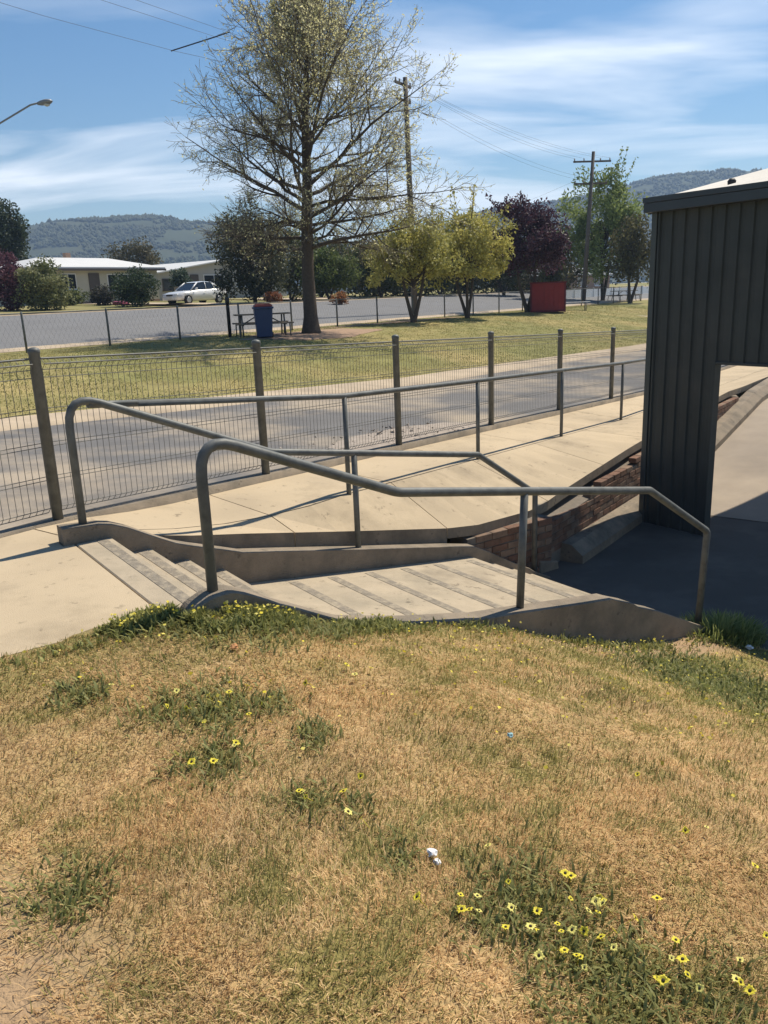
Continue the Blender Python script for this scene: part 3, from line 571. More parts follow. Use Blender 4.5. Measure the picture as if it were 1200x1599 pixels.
# ================================================================== WIRE FENCE (near)
fence = empty('wire_fence', UV(0, 0, 0), 'grey wire mesh fence with capped round posts between path and road', 'fence')
SP = 2.385
def fence_post_mesh():
    return MB().lathe((0, 0, 0), [(.042, -.05), (.042, 1.335), (.047, 1.34), (.047, 1.362), (.036, 1.376), (.012, 1.384)], 14).mesh('post', 'galv')
fpm = fence_post_mesh()
def panel_mesh(slope, nm):
    m_ = MB(); L_ = SP - .10; w = 40
    def tube3(p, q, r):
        p = Vector(p); q = Vector(q); d = (q - p).normalized(); x_ = d.orthogonal().normalized(); y_ = d.cross(x_); vs__ = []
        for e in (p, q):
            for j in range(4): a = math.pi / 2 * j + .4; vs__.append(e + (x_ * math.cos(a) + y_ * math.sin(a)) * r)
        m_.add(vs__, [(j, (j + 1) % 4, 4 + (j + 1) % 4, 4 + j) for j in range(4)], True)
    sl = lambda xx: slope * (xx + .05)
    for i in range(w + 1):
        xx = L_ * i / w; zz = sl(xx)
        for (ya, za), (yb, zb_) in (((0, .10), (0, 1.20)), ((0, 1.20), (-.045, 1.245)), ((-.045, 1.245), (.0, 1.285)), ((0, .10), (.04, .06))): tube3((xx, ya, za + zz), (xx, yb, zb_ + zz), .0024)
    for yy, zz, r in ((0, .10, .0034), (.04, .06, .0034), (0, .33, .0030), (0, .36, .0030), (0, .60, .003), (0, .63, .003), (0, .87, .003), (0, .90, .003), (0, 1.14, .003), (0, 1.20, .0034), (-.045, 1.245, .006), (0, 1.285, .009)):
        tube3((0, yy, zz + sl(0)), (L_, yy, zz + sl(L_)), r)
    return m_.mesh(nm, 'galv_wire')
pan = {k_: panel_mesh(s_, 'wire_mesh') for k_, s_ in (('flat', 0.0), ('slope', -.04), ('far', -.008))}
for i in range(-3, 13):
    u = i * SP; place('post', fpm, fence, UV(u, 0, float(zp(u))), FENCE_ROT)
    p = place('wire_mesh', pan['flat' if i < 0 else ('slope' if i < 6 else 'far')], fence, UV(u + .05, 0, float(zp(u)) + .012), FENCE_ROT); p['kind'] = 'stuff'

# ================================================================== SHED
shed = empty('open_shed', ST(9.0, 6.2, -1.45), 'dark green steel clad open shed with pillar, fascia and pale sloping roof', 'shed')
S0 = 9.0; TL = 6.73; TP = 5.765; ZO = .725; ZT = 2.53; ZB = -1.47
NP = 5; PW = (TL - .05 - TP - .03) / NP
def clad_mesh(h, nm):
    # vertical tray with a raised rib at one side; local x = along -t, y = outwards is -
    w = PW; prof = [(0.0, 0), (.012, -.024), (.034, -.024), (.046, 0), (w * .42, -.001), (w * .5, -.005), (w * .58, -.001), (w - .0015, 0)]; back = .02
    n_ = len(prof); vs__ = [(x_, y_, 0) for x_, y_ in prof] + [(w - .0015, back, 0), (0, back, 0)] ; m__ = n_ + 2; vs__ += [(x_, y_, h) for x_, y_, _ in vs__]
    return MB().add(vs__, [(i, (i + 1) % m__, m__ + (i + 1) % m__, m__ + i) for i in range(m__)] + [tuple(range(m__ - 1, -1, -1)), tuple(range(m__, 2 * m__))]).mesh(nm, 'clad')
cm_long = clad_mesh(ZT - ZB, 'cladding_panel'); cm_short = clad_mesh(ZT - ZO, 'cladding_panel'); CROT = math.atan2(-SN[1], -SN[0])
t = TL - .05
for i in range(NP): place('cladding_panel', cm_long, shed, ST(S0, t, ZB), CROT); t -= PW
t -= .0
for i in range(24): place('cladding_panel', cm_short, shed, ST(S0, t, ZO), CROT); t -= PW
T_R = t
def st_box(s0, s1, t0, t1, z0, z1, name, m_, bev=.004, parent=shed, z0b=None, z1b=None):
    z0b = z0 if z0b is None else z0b; z1b = z1 if z1b is None else z1b
    return MB().hexa([ST(s0, t0, z0), ST(s1, t0, z0b), ST(s1, t1, z0b), ST(s0, t1, z0)], [ST(s0, t0, z1), ST(s1, t0, z1b), ST(s1, t1, z1b), ST(s0, t1, z1)]).build(name, m_, parent, bevel=bev)
st_box(S0 - .035, S0 + .10, TL - .047, TL + .03, ZB, ZT, 'corner_flashing', 'clad_trim')
st_box(S0 - .028, S0 + .10, TP - .006, TP + .032, ZB, ZO + .02, 'jamb_trim', 'clad', .003)
st_box(S0 - .028, S0 + .10, T_R, TP - .01, ZO - .012, ZO + .022, 'head_trim', 'clad', .003)
st_box(S0 + .025, S0 + .10, TP + .034, TL - .05, ZB, ZT, 'pillar_core', 'plastic_dark', 0)
st_box(S0 + .025, S0 + .06, T_R, TP - .0, ZO + .024, ZT, 'wall_lining', 'plastic_dark', 0)
st_box(S0 - .16, S0 - .03, T_R - .1, TL + .065, 2.525, 2.635, 'fascia', 'fascia')
st_box(S0 - .17, S0 - .025, T_R - .1, TL + .075, 2.638, 2.70, 'gutter_lip', 'fascia', .002)
RS0, RS1, RT0, RT1 = S0 - .03, 16.2, T_R - .1, TL + .075
rzf = lambda s: 2.645 + .195 * (s - S0)
prof = []; x_ = RT0
while x_ < RT1 - .01: prof += [(x_, 0), (x_ + .035, .028), (x_ + .065, .028), (x_ + .10, 0)]; x_ += .20
prof.append((RT1, 0)); vs_ = []
for s in (RS0, (RS0 + RS1) / 2, RS1):
    for tt, dz in prof: vs_.append(ST(s, tt, rzf(s) + dz + .02))
n_ = len(prof); nv_ = len(vs_); vs_ += [p - Vector((0, 0, .012)) for p in vs_]
fs = [(i * n_ + j, (i + 1) * n_ + j, (i + 1) * n_ + j + 1, i * n_ + j + 1) for i in range(2) for j in range(n_ - 1)]
MB().add(vs_, fs + [tuple(nv_ + q for q in f[::-1]) for f in fs]).build('roof', 'roof_sheet', shed)
st_box(RS0, RS1, RT1 - .02, RT1 + .02, rzf(RS0) - .13, rzf(RS0) + .035, 'barge_board', 'fascia', .003, z0b=rzf(RS1) - .13, z1b=rzf(RS1) + .035)
for s in (9.4, 11, 12.7, 14.4, 16.0): st_box(s, s + .06, RT0 + .1, RT1 - .05, rzf(s) - .16, rzf(s) - .004, 'purlin', 'lamp_grey', 0)
for s, tt in ((15.9, 6.4), (15.9, T_R + .3), (S0 + .2, T_R + .2)): st_box(s, s + .1, tt, tt + .1, court_k(6) - 1, rzf(s) - .17, 'post', 'clad', .004)
MB().lathe(ST(9.75, 6.2, rzf(9.75) + .03), [(.05, 0), (.055, .04), (.03, .07)], 8).build('roof_vent', 'plastic_dark', shed)

# ================================================================== TREES
def branch_segments(segs, p, d, L, r, lev, maxlev, rnd, up=.12, wob=.22, kids=(3, 5), spread=(.5, 1.0), shrink=.62, tips=None, minr=.004):
    nseg = 5 if lev < 2 else 4; pts = [p.copy()]; rs_ = [r]; d = d.normalized()
    for i in range(nseg):
        d = (d + Vector((rnd.gauss(0, wob), rnd.gauss(0, wob), rnd.gauss(0, wob) + up)) * .5).normalized(); p = p + d * (L / nseg); pts.append(p.copy()); rs_.append(max(minr, r * (1 - .62 * (i + 1) / nseg)))
    segs.append((lev, pts, rs_))
    if lev >= maxlev:
        if tips is not None: tips += [(q.copy(), d.copy()) for q in pts[1:]]
        return
    n_ = rnd.randint(*kids)
    for i in range(n_):
        f = .25 + .75 * (i + rnd.random() * .8) / n_; f = min(f, .98); j = min(int(f * nseg), nseg - 1); q = pts[j].lerp(pts[j + 1], f * nseg - j); ax = (pts[j + 1] - pts[j]).normalized()
        o = ax.orthogonal().normalized(); o.rotate(Matrix.Rotation(rnd.random() * 6.283, 3, ax)); a = rnd.uniform(*spread)
        nd = ax * math.cos(a) + o * math.sin(a); branch_segments(segs, q, nd, L * shrink * rnd.uniform(.75, 1.15), max(minr, rs_[j] * .58), lev + 1, maxlev, rnd, up, wob, kids, spread, shrink, tips, minr)
    branch_segments(segs, pts[-1], d, L * shrink * .9, rs_[-1] * .9, lev + 1, maxlev, rnd, up, wob, kids, spread, shrink, tips, minr)
def leaf_quads(P, size, cols, flat=0.0, aspect=.55, rnd=RNG):
    n_ = len(P); a = rnd.normal(0, 1, (n_, 3)); a[:, 2] *= (1 - flat); a /= np.linalg.norm(a, axis=1)[:, None] + 1e-9; b = np.cross(a, rnd.normal(0, 1, (n_, 3))); b /= np.linalg.norm(b, axis=1)[:, None] + 1e-9
    s = (size if hasattr(size, '__len__') else np.full(n_, size))[:, None]; a = a * s; b = b * s * aspect
    V = np.stack([P - a, P + b * .9, P + a, P - b * .9], 1).reshape(-1, 3); L_ = np.arange(n_ * 4)
    return V, L_, np.arange(n_) * 4, np.repeat(cols, 4, axis=0)
def leaf_obj(name, parent, P, size, cols, matn='leaf', **k):
    V, L_, S_, C_ = leaf_quads(P, size, cols, **k); o = ORG[parent.name]; V = V - np.array(o)[None]
    return array_obj(name, array_mesh(name, V, L_, S_, matn, C_), parent, o)
def cols_of(c, n_, var=.32, c2=None, f=None):
    c = np.array(c)[None]; 
    if c2 is not None: ff = (RNG.random((n_, 1)) if f is None else f[:, None]); c = c * (1 - ff) + np.array(c2)[None] * ff
    return c * RNG.uniform(1 - var, 1 + var, (n_, 1))

# --- the large bare oak coming into leaf
def big_tree():
    base = UV(18.9, 13.9); base = Vector((-2.36, 29.9, float(ground_h(18.9, 13.9)))); rnd = random.Random(5)
    root = empty('budding_tree', base, 'tall spreading tree with bare twigs just coming into pale leaf beside the picnic table', 'tree')
    lead = [base + Vector((0, 0, -.15)), base + Vector((0, 0, .15)), base + Vector((.01, 0, .6)), base + Vector((.0, 0, 2)), base + Vector((.06, 0, 3.6)), base + Vector((.16, .05, 5.2)), base + Vector((.2, 0, 7)), base + Vector((.34, .1, 8.4)), base + Vector((.42, .1, 9.8)), base + Vector((.55, 0, 10.9))]
    rr_ = [.42, .33, .25, .215, .20, .165, .12, .08, .04, .012]
    MB().tube(lead, rr_, 12).build('trunk', 'bark', root)
    segs = []; tips = []
    def at_h(h_):
        for i in range(len(lead) - 1):
            z0, z1 = lead[i].z - base.z, lead[i + 1].z - base.z
            if z0 <= h_ <= z1: f = (h_ - z0) / (z1 - z0); return lead[i].lerp(lead[i + 1], f), rr_[i] + (rr_[i + 1] - rr_[i]) * f
        return lead[-1], .01
    ec = base + Vector((.65, 0, 6.5)); ER = (5.4, 4.9, 4.5)
    for i in range(54):
        h_ = 2.9 + (i / 53) ** 1.2 * 7.4; p, r = at_h(h_); az_ = i * 2.399 + rnd.uniform(-.4, .4); f = (h_ - 2.9) / 7.6
        el_ = -.02 + 1.2 * f ** .85 + rnd.uniform(-.15, .22); d = Vector((math.cos(az_) * math.cos(el_), math.sin(az_) * math.cos(el_), math.sin(el_)))
        q = Vector(((p.x - ec.x) / ER[0], (p.y - ec.y) / ER[1], (p.z - ec.z) / ER[2])); e = Vector((d.x / ER[0], d.y / ER[1], d.z / ER[2])); A_ = e.dot(e); B_ = q.dot(e); C_ = q.dot(q) - 1; disc = B_ * B_ - A_ * C_
        reach = (-B_ + math.sqrt(max(disc, 0))) / A_; L = max(.7, reach * .66) * rnd.uniform(.82, 1.04)
        branch_segments(segs, p, d, L, min(r * .5, .08 if f < .5 else .055) * rnd.uniform(.7, 1), 1, 4, rnd, up=.04 + .10 * f, wob=.22, kids=(5, 7), spread=(.5, 1.1), shrink=.50, tips=tips, minr=.006)
    bm_ = MB(); tw = MB()
    for lev, pts, rs_ in segs:
        if lev <= 2: bm_.tube(pts, [max(q, .012) for q in rs_], 5 if lev == 1 else 4, False)
        else: tw.tube(pts, [max(q, .007 if lev == 3 else .0048) for q in rs_], 3, False)
    bm_.build('limbs', 'bark', root); o = tw.build('twigs', 'twig', root); o['kind'] = 'stuff'
    P = np.array([tuple(q) for q, d in tips]); w = np.clip((P[:, 0] - base.x + 5.5) / 7, .25, 1) * np.clip((P[:, 2] - base.z) / 8, .35, 1); reps = RNG.random(len(P)) < w * 1.0; P = P[reps]
    if len(P) > 19000: P = P[RNG.permutation(len(P))[:19000]]
    P = np.repeat(P, 2, 0) + RNG.normal(0, .06, (len(P) * 2, 3))
    o = leaf_obj('crown', root, P, RNG.uniform(.024, .055, len(P)), cols_of((.56, .54, .24), len(P), .22, (.80, .76, .48)), matn='bud'); o['kind'] = 'stuff'
    return len(segs), len(P)
BT = big_tree()

def leafy(name, label, base, trunk_h, centre_h, rx, ry, rz_, nleaf, size, c1, c2, seed=1, stems=1, trunk_r=.09, group=None, cat='tree', clump=.34, hollow=.35, spikes=0, low=-1.0, twigs=True):
    rnd = random.Random(seed); rg = np.random.default_rng(seed); base = Vector(base); root = empty(name, base, label, cat, group); cen = base + Vector((0, 0, centre_h))
    # clumps of leaves spread through an uneven volume
    nc = max(14, int(26 / clump * .9)); C_ = []
    while len(C_) < nc:
        d = rg.normal(0, 1, 3); d /= np.linalg.norm(d)
        if d[2] < low: continue
        r = (hollow + (1 - hollow) * rg.random() ** .45) * (.50 + .95 * float(vnoise(d[0] * 1.7 + 5, d[1] * 1.7 + d[2] * 2.3 + seed, 1, 2))); C_.append((d * r, rg.uniform(.65, 1.25) * clump))
    tr = MB(); nst = stems
    for i in range(nst):
        az_ = 6.283 * i / nst + rnd.random(); off = Vector((math.cos(az_), math.sin(az_), 0)) * (.05 * (nst > 1)); topp = cen + Vector((math.cos(az_) * rx * .35 * (nst > 1), math.sin(az_) * ry * .35 * (nst > 1), rz_ * .15)); midp = base + off * 2 + (topp - base) * .4 + Vector((rnd.gauss(0, .05), rnd.gauss(0, .05), 0)) * trunk_h
        tr.tube([base + off + Vector((0, 0, -.1)), base + off + Vector((0, 0, .12)), midp, topp], [trunk_r * 1.35, trunk_r, trunk_r * .7, trunk_r * .25], 7)
    if twigs:
        for d, r in C_[::2]:
            e = cen + Vector((d[0] * rx, d[1] * ry, d[2] * rz_)) * .9; s_ = base.lerp(cen, rnd.uniform(.55, .95)); tr.tube([s_, s_.lerp(e, .5) + Vector((0, 0, -.04)), e], [trunk_r * .35, trunk_r * .2, .008], 4, False)
    SPK = []
    for i in range(spikes):
        d = rg.normal(0, .45, 3); d[2] = 1 + rg.random() * .3; SPK.append(d); sc_ = Vector((rx, ry, rz_)); e0 = cen + Vector((d[0] * rx, d[1] * ry, d[2] * rz_)) * .3; e1 = cen + Vector((d[0] * rx, d[1] * ry, d[2] * rz_)) * 1.22; tr.tube([e0, e0.lerp(e1, .5) + Vector((.03, 0, .05)), e1], [.02, .013, .006], 4, False)
    tr.build('trunk', 'bark', root)
    per = nleaf // nc; PP = []; TT = []
    for d, r in C_:
        q = rg.normal(0, 1, (per, 3)); q /= np.linalg.norm(q, axis=1)[:, None]; q *= (rg.random((per, 1)) ** .4) * r
        PP.append((d[None] + q) * np.array([[rx, ry, rz_]])); TT.append(np.full(per, rg.random()))
    for i in range(spikes):
        d = SPK[i]; m_ = 60; f = rg.random((m_, 1)); PP.append(np.array([[rx, ry, rz_]]) * (d[None] * (.55 + .68 * f)) + rg.normal(0, .07, (m_, 3))); TT.append(rg.random(m_))
    P = np.concatenate(PP) + np.array(cen)[None]; T = np.concatenate(TT); P[:, 2] = np.maximum(P[:, 2], base.z + .05)
    o = leaf_obj('crown', root, P, rg.uniform(.7, 1.3, len(P)) * size, cols_of(c1, len(P), .28, c2, np.clip(T * .7 + rg.random(len(P)) * .3, 0, 1))); o['kind'] = 'stuff'
    return root
G1, G2 = (.055, .085, .025), (.12, .16, .045); YG1, YG2 = (.28, .265, .06), (.66, .60, .19); PU1, PU2 = (.045, .022, .034), (.10, .048, .066); OL1, OL2 = (.035, .045, .022), (.085, .09, .05)
def gz(x, y):
    p = np.array([x, y]) - F0; return float(ground_h(p @ FD, -(p @ FN)))
def B(x, y): return (x, y, gz(x, y))
leafy('blossom_tree', 'small yellow green tree nearest the big tree on the field', B(1.6, 36.2), 1.7, 2.7, 2.0, 1.7, 1.75, 10000, .075, (.22, .215, .055), (.54, .50, .16), 21, 2, .10, 'small trees along the far fence', clump=.23, hollow=.2, low=-.6, spikes=4)
leafy('blossom_tree', 'bright yellow green small tree with forked trunk left of the purple tree', B(4.3, 39.5), 1.6, 2.85, 2.25, 1.9, 1.95, 11000, .08, YG1, YG2, 22, 3, .09, 'small trees along the far fence', clump=.24, hollow=.2, low=-.6, spikes=6)
leafy('plum_tree', 'dark purple leaved plum tree behind the red box', B(8.15, 45.1), 1.6, 3.5, 2.2, 2.0, 2.15, 11500, .09, PU1, PU2, 23, 2, .12, 'small trees along the far fence', clump=.26, hollow=.25, low=-.7, spikes=2)
leafy('green_tree', 'tall fresh green tree around the power pole with crossarms', B(16.9, 62.5), 3, 5.0, 2.8, 2.4, 3.75, 15000, .12, (.13, .18, .05), (.33, .39, .13), 24, 2, .14, clump=.26, hollow=.25, spikes=3, low=-.9)
leafy('dark_tree', 'dull olive tree partly hidden behind the shed corner', B(17.6, 58), 2, 3.4, 1.5, 1.5, 2.3, 5000, .11, (.07, .065, .03), (.16, .15, .06), 25, 2, .12, clump=.34, low=-.8)
leafy('olive_tree', 'dense dark grey green round tree in front of the second house', B(-7.45, 52), 1.0, 2.95, 2.15, 2.0, 2.6, 13000, .10, OL1, OL2, 26, 1, .13, clump=.36, low=-.98)
leafy('flowering_bush', 'large bush with creamy green leaves left of the first house', B(-18.6, 47.5), .6, 1.35, 1.5, 1.4, 1.35, 8000, .08, (.10, .12, .04), (.30, .30, .15), 27, 3, .05, cat='bush', clump=.4)
leafy('purple_bush', 'dark purple bush at the left edge beside the creamy bush', B(-20.6, 47.6), .6, 1.4, 1.35, 1.3, 1.4, 6500, .09, (.07, .03, .045), (.16, .07, .09), 28, 3, .05, cat='bush', clump=.4)
leafy('tall_evergreen', 'tall dark evergreen tree far left behind the bushes', B(-32.5, 75), 3, 5.6, 2.3, 2.0, 3.6, 9000, .14, (.03, .045, .025), (.06, .08, .04), 29, 1, .2, clump=.34)
leafy('house_shrub', 'rounded dark green shrub before the right end of the first house', B(-14.8, 52), .4, 1.15, 1.3, 1.2, 1.1, 6500, .08, (.03, .05, .025), (.07, .10, .045), 30, 3, .05, cat='shrub', clump=.42)
leafy('house_shrub', 'small dark shrub below the window of the first house', B(-17.6, 54.5), .3, .6, .7, .6, .55, 2600, .07, (.035, .04, .03), (.09, .08, .06), 31, 3, .04, cat='shrub', clump=.45)
leafy('house_shrub', 'low clipped hedge plant beside the door of the first house', B(-20.0, 55), .2, .5, 1.1, .6, .5, 2600, .07, G1, (.13, .15, .06), 32, 3, .04, cat='shrub', clump=.45)
leafy('house_shrub', 'blue green shrub in front of the second house gable', B(-14.6, 64), .6, 1.1, .8, .8, 1.1, 2400, .10, (.05, .08, .05), (.10, .14, .09), 33, 2, .05, cat='shrub', clump=.4)
leafy('far_tree', 'brownish round tree far behind the house roofs', B(-27, 96), 3, 4.2, 2.6, 2.2, 2.5, 4500, .17, (.075, .07, .035), (.13, .115, .06), 34, 1, .2, clump=.4)
leafy('street_tree', 'broad green tree across the street just right of the big trunk', B(-3.2, 58), 1, 2.0, 2.0, 1.7, 1.45, 7500, .10, G1, (.15, .18, .05), 35, 2, .09, 'trees across the street', clump=.36)
leafy('street_tree', 'dark green tree across the street behind the olive tree', B(-6.0, 60), 1, 2.6, 2.0, 1.7, 2.0, 6500, .11, (.06, .075, .03), (.17, .17, .06), 36, 2, .09, 'trees across the street', clump=.36)
leafy('street_tree', 'dark tree across the street behind the nearest yellow green tree', B(.4, 62), 1, 2.4, 2.5, 1.8, 2.0, 7500, .11, (.045, .06, .025), (.11, .13, .045), 37, 2, .09, 'trees across the street', clump=.36)
leafy('street_tree', 'dark tree across the street behind the forked yellow green tree', B(5.0, 65), 1, 2.5, 2.8, 1.8, 2.1, 7500, .11, (.035, .05, .025), (.08, .095, .04), 38, 2, .09, 'trees across the street', clump=.36)
leafy('street_tree', 'dark tree across the street behind the purple tree', B(10.2, 67), 1, 2.6, 2.6, 1.8, 2.3, 7000, .11, (.04, .05, .025), (.10, .11, .045), 39, 2, .09, 'trees across the street', clump=.36)
leafy('street_tree', 'brown tinged tree between purple tree and power pole', B(13.0, 63), 1, 2.9, 1.5, 1.4, 2.4, 5000, .11, (.07, .06, .035), (.14, .15, .055), 40, 2, .09, 'trees across the street', clump=.36)
for i_, (x_, y_, w_, lb_) in enumerate([(-4.5, 70, 2.6, 'left end of the leafy row behind the street trees'), (-.8, 72, 2.8, 'second tree of the leafy row behind the street trees'), (2.8, 72, 2.8, 'third tree of the leafy row, behind the two yellow green trees'), (6.8, 74, 3.0, 'fourth tree of the leafy row, behind the forked yellow green tree'), (11.2, 75, 3.0, 'fifth tree of the leafy row, behind the purple tree'), (15.6, 74, 2.8, 'right end of the leafy row, behind the crossarm pole')]):
    leafy('garden_tree', lb_, B(x_, y_), 1, 2.3, w_, 1.8, 2.5, 5000, .14, (.045 + .01 * (i_ % 3), .06, .03), (.13 + .03 * (i_ % 2), .14, .06), 60 + i_, 2, .1, 'leafy row across the street', clump=.38)
def flower_shrub(x_, y_, label, c, s_):
    r = leafy('flower_shrub', label, B(x_, y_), .2, .42 * s_, .55 * s_, .5 * s_, .4 * s_, 900, .07, (.16, .09, .035), c, int(abs(x_) * 10), 2, .03, cat='shrub', clump=.5); return r
flower_shrub(-2.1, 49.6, 'small orange flowering shrub at the street edge right of the big trunk', (.42, .17, .06), .9)
flower_shrub(-6.2, 50.6, 'small orange red shrub across the street behind the blue bin', (.34, .12, .06), .8)
# grassy weed clump at the foot of the front rail
pw = ST(6.35, 3.85, -1.43); wc = empty('weed_clump', pw, 'tuft of long green weeds growing at the foot of the front handrail', 'weed')
n = 1500; a_ = RNG.uniform(0, 6.283, n); r_ = RNG.random(n) ** .6 * .30; P = np.stack([r_ * np.cos(a_) * 1.3, r_ * np.sin(a_), np.zeros(n) - .02], 1); rr = RNG.random((n, 1))
o = blades('leaves', P, RNG.uniform(.10, .30, n) * (1.1 - r_ * 1.6), RNG.uniform(.008, .016, n), RNG.uniform(.1, .95, n), a_ + RNG.normal(0, .6, n), (np.array([.17, .21, .055]) * (1 - rr) + np.array([.36, .38, .14]) * rr), 'leaf'); o.parent = wc; o.location = (0, 0, 0)

# ================================================================== HILLS AND HAZE
def hill(name, pts, depth, zb, seed):
    # pts: ridge points (x, y, z); slopes fall to both sides
    P = np.array(pts); tt = np.linspace(0, len(P) - 1, 90); R_ = np.stack([np.interp(tt, range(len(P)), P[:, i]) for i in range(3)], 1)
    for _ in range(3): R_[1:-1] = (R_[:-2] + 2 * R_[1:-1] + R_[2:]) / 4
    fr = np.array([-1, -.82, -.66, -.5, -.36, -.22, -.1, 0, .15, .4, .7, 1.0]); hh = np.array([0, .10, .24, .42, .60, .80, .95, 1, .93, .6, .25, 0]); V = []
    for i, r in enumerate(R_):
        d = np.array([r[0], r[1]]); d = d / np.linalg.norm(d)
        for f, h_ in zip(fr, hh):
            z_ = zb + (r[2] - zb) * h_ * (1 + .16 * (vnoise(r[0] / 60 + f * 2, r[1] / 60, 1, 3, seed) - .5) * (abs(f) > .05)); V.append((r[0] + d[0] * depth * f, r[1] + d[1] * depth * f, float(z_)))
    nf = len(fr); mb_ = MB().add(V, [(i * nf + j, (i + 1) * nf + j, (i + 1) * nf + j + 1, i * nf + j + 1) for i in range(89) for j in range(nf - 1)], True); o = mb_.build(name, 'hill', org=(0, 0, 0)); tag(o, kind='structure')
    # woodland: many small rounded crowns
    V = np.array(V).reshape(90, nf, 3); n_ = 15000; i = RNG.integers(0, 89, n_); j = RNG.uniform(.0, 8.2, n_); j0 = j.astype(int); fj = (j - j0)[:, None]; fi = RNG.random((n_, 1))
    Q = (V[i, j0] * (1 - fi) + V[i + 1, j0] * fi) * (1 - fj) + (V[i, j0 + 1] * (1 - fi) + V[i + 1, j0 + 1] * fi) * fj
    k_ = vnoise(Q[:, 0] / 45, Q[:, 1] / 45 + Q[:, 2] / 20, 1, 3, seed + 3) > .42; Q = Q[k_]; n_ = len(Q)
    s_ = RNG.uniform(1.2, 2.7, n_); oct_ = np.array([[1, 0, 0], [-.5, .87, 0], [-.5, -.87, 0], [.5, .6, .7], [-.9, .1, .7], [.4, -.7, .7], [0, 0, 1.35], [0, 0, -.8]])
    O = oct_[None] * RNG.uniform(.7, 1.3, (n_, 8, 1)); VV = (Q[:, None] + O * s_[:, None, None] + np.array([0, 0, .2])).reshape(-1, 3)
    tri = np.array([[0, 3, 5], [0, 1, 3], [1, 4, 3], [1, 2, 4], [2, 5, 4], [2, 0, 5], [3, 4, 6], [4, 5, 6], [5, 3, 6], [0, 7, 1], [1, 7, 2], [2, 7, 0]])
    L_ = (np.arange(n_)[:, None, None] * 8 + tri[None]).ravel(); cc = np.repeat(cols_of((.040, .052, .027), n_, .2, (.066, .074, .038)), 8, 0)
    return tag(array_obj('woodland', array_mesh('woodland', VV, L_, np.arange(n_ * 12) * 3, 'forest', cc)), 'eucalypt woodland covering the ' + name.replace('_', ' '), 'woodland', kind='stuff')
def hp(x, y, Y): v = px_ray(x, y); p = CAM + v * Y; return tuple(p)
hill('hill', [(-470, 870, 40), (-400, 890, 66), (-366, 900, 81), (-341, 900, 87), (-300, 905, 87.5), (-262, 905, 89), (-228, 900, 88.5), (-162, 905, 79), (-90, 910, 66), (-20, 920, 52), (60, 940, 40)], 330, 4, 1)
hill('hill', [(0, 1120, 50), (60, 1100, 72), (110, 1060, 88), (150, 1040, 96), (199, 1020, 97), (236, 1005, 98), (309, 1000, 116), (383, 1000, 123), (456, 1000, 122), (600, 980, 118), (800, 940, 100)], 340, 4, 2)

# ================================================================== HOUSES
def uv_box(u0, u1, v0, v1, z0, z1, name, m_, parent, bev=0):
    return MB().prism([tuple(UV(u0, v1, 0))[:2], tuple(UV(u0, v0, 0))[:2], tuple(UV(u1, v0, 0))[:2], tuple(UV(u1, v1, 0))[:2]], z0, z1).build(name, m_, parent, bevel=bev)
def window(house, u0, u1, vf, z0, z1, mull=1, m_='trim_white'):
    w = uv_box(u0, u1, vf - .05, vf + .02, z0, z1, 'window', m_, house)
    n_ = mull + 1; ww = (u1 - u0 - .08 * (n_ + 1)) / n_
    for i in range(n_):
        a_ = u0 + .08 + i * (ww + .08); uv_box(a_, a_ + ww, vf - .07, vf - .052, z0 + .08, z1 - .08, 'pane', 'glass', w)
    uv_box(u0 - .06, u1 + .06, vf - .14, vf - .0, z0 - .07, z0 - .002, 'sill', m_, w)
    return w
h1 = empty('weatherboard_house', UV(33, 46), 'low cream house with wide white hip roof behind the left bushes', 'house')
uv_box(27.6, 38.0, 46, 54, 1.55, 4.22, 'wall', 'house_wall', h1)
uv_box(27.62, 37.98, 45.96, 45.99, 1.6, 1.95, 'plinth', 'house_brick', h1)
def hip(house, u0, u1, v0, v1, z0, z1, ru0, ru1, rv, name='roof', m_='roof_white', ov=.45):
    u0 -= ov; u1 += ov; v0 -= ov; v1 += ov; P = [UV(u0, v0, z0), UV(u1, v0, z0), UV(u1, v1, z0), UV(u0, v1, z0), UV(ru0, rv, z1), UV(ru1, rv, z1)]
    Q = [p - Vector((0, 0, .09)) for p in P[:4]]
    r = MB().add(P + Q, [(0, 1, 5, 4)[::-1], (1, 2, 5)[::-1], (2, 3, 4, 5)[::-1], (3, 0, 4)[::-1], (0, 1, 7, 6), (1, 2, 8, 7), (2, 3, 9, 8), (3, 0, 6, 9), (6, 7, 8, 9)]).build(name, m_, house); return r
r1 = hip(h1, 27.6, 38.0, 46, 54, 4.25, 5.12, 30.8, 36.6, 50)
uv_box(27.15, 38.45, 45.44, 45.5, 4.0, 4.155, 'fascia', 'trim_dark', h1)
window(h1, 29.7, 31.0, 46, 2.75, 3.85, 1); window(h1, 33.5, 36.2, 46, 2.62, 3.8, 2); window(h1, 36.7, 37.5, 46, 2.8, 3.8, 0)
d_ = uv_box(32.0, 32.85, 45.93, 46.02, 1.75, 3.85, 'door', 'trim_dark', h1); uv_box(32.08, 32.16, 45.88, 45.925, 2.7, 2.82, 'handle', 'rim', d_)
uv_box(31.85, 33.0, 45.3, 45.95, 1.5, 1.74, 'door_step', 'gutter', h1)
uv_box(33.4, 33.8, 50.5, 50.9, 4.9, 5.5, 'chimney', 'house_brick', h1)
h2 = empty('gable_house', UV(46, 48), 'pale grey house with broad white low gable roof behind the white car', 'house')
GU0, GU1, GM, GV0, GV1 = 38.9, 54.4, 46.6, 48, 60; ze, zr_ = 3.92, 5.02
P = [(GU0 + .1, 1.5), (GU1 - .1, 1.5), (GU1 - .1, ze - .1), (GM, zr_ - .14), (GU0 + .1, ze - .1)]
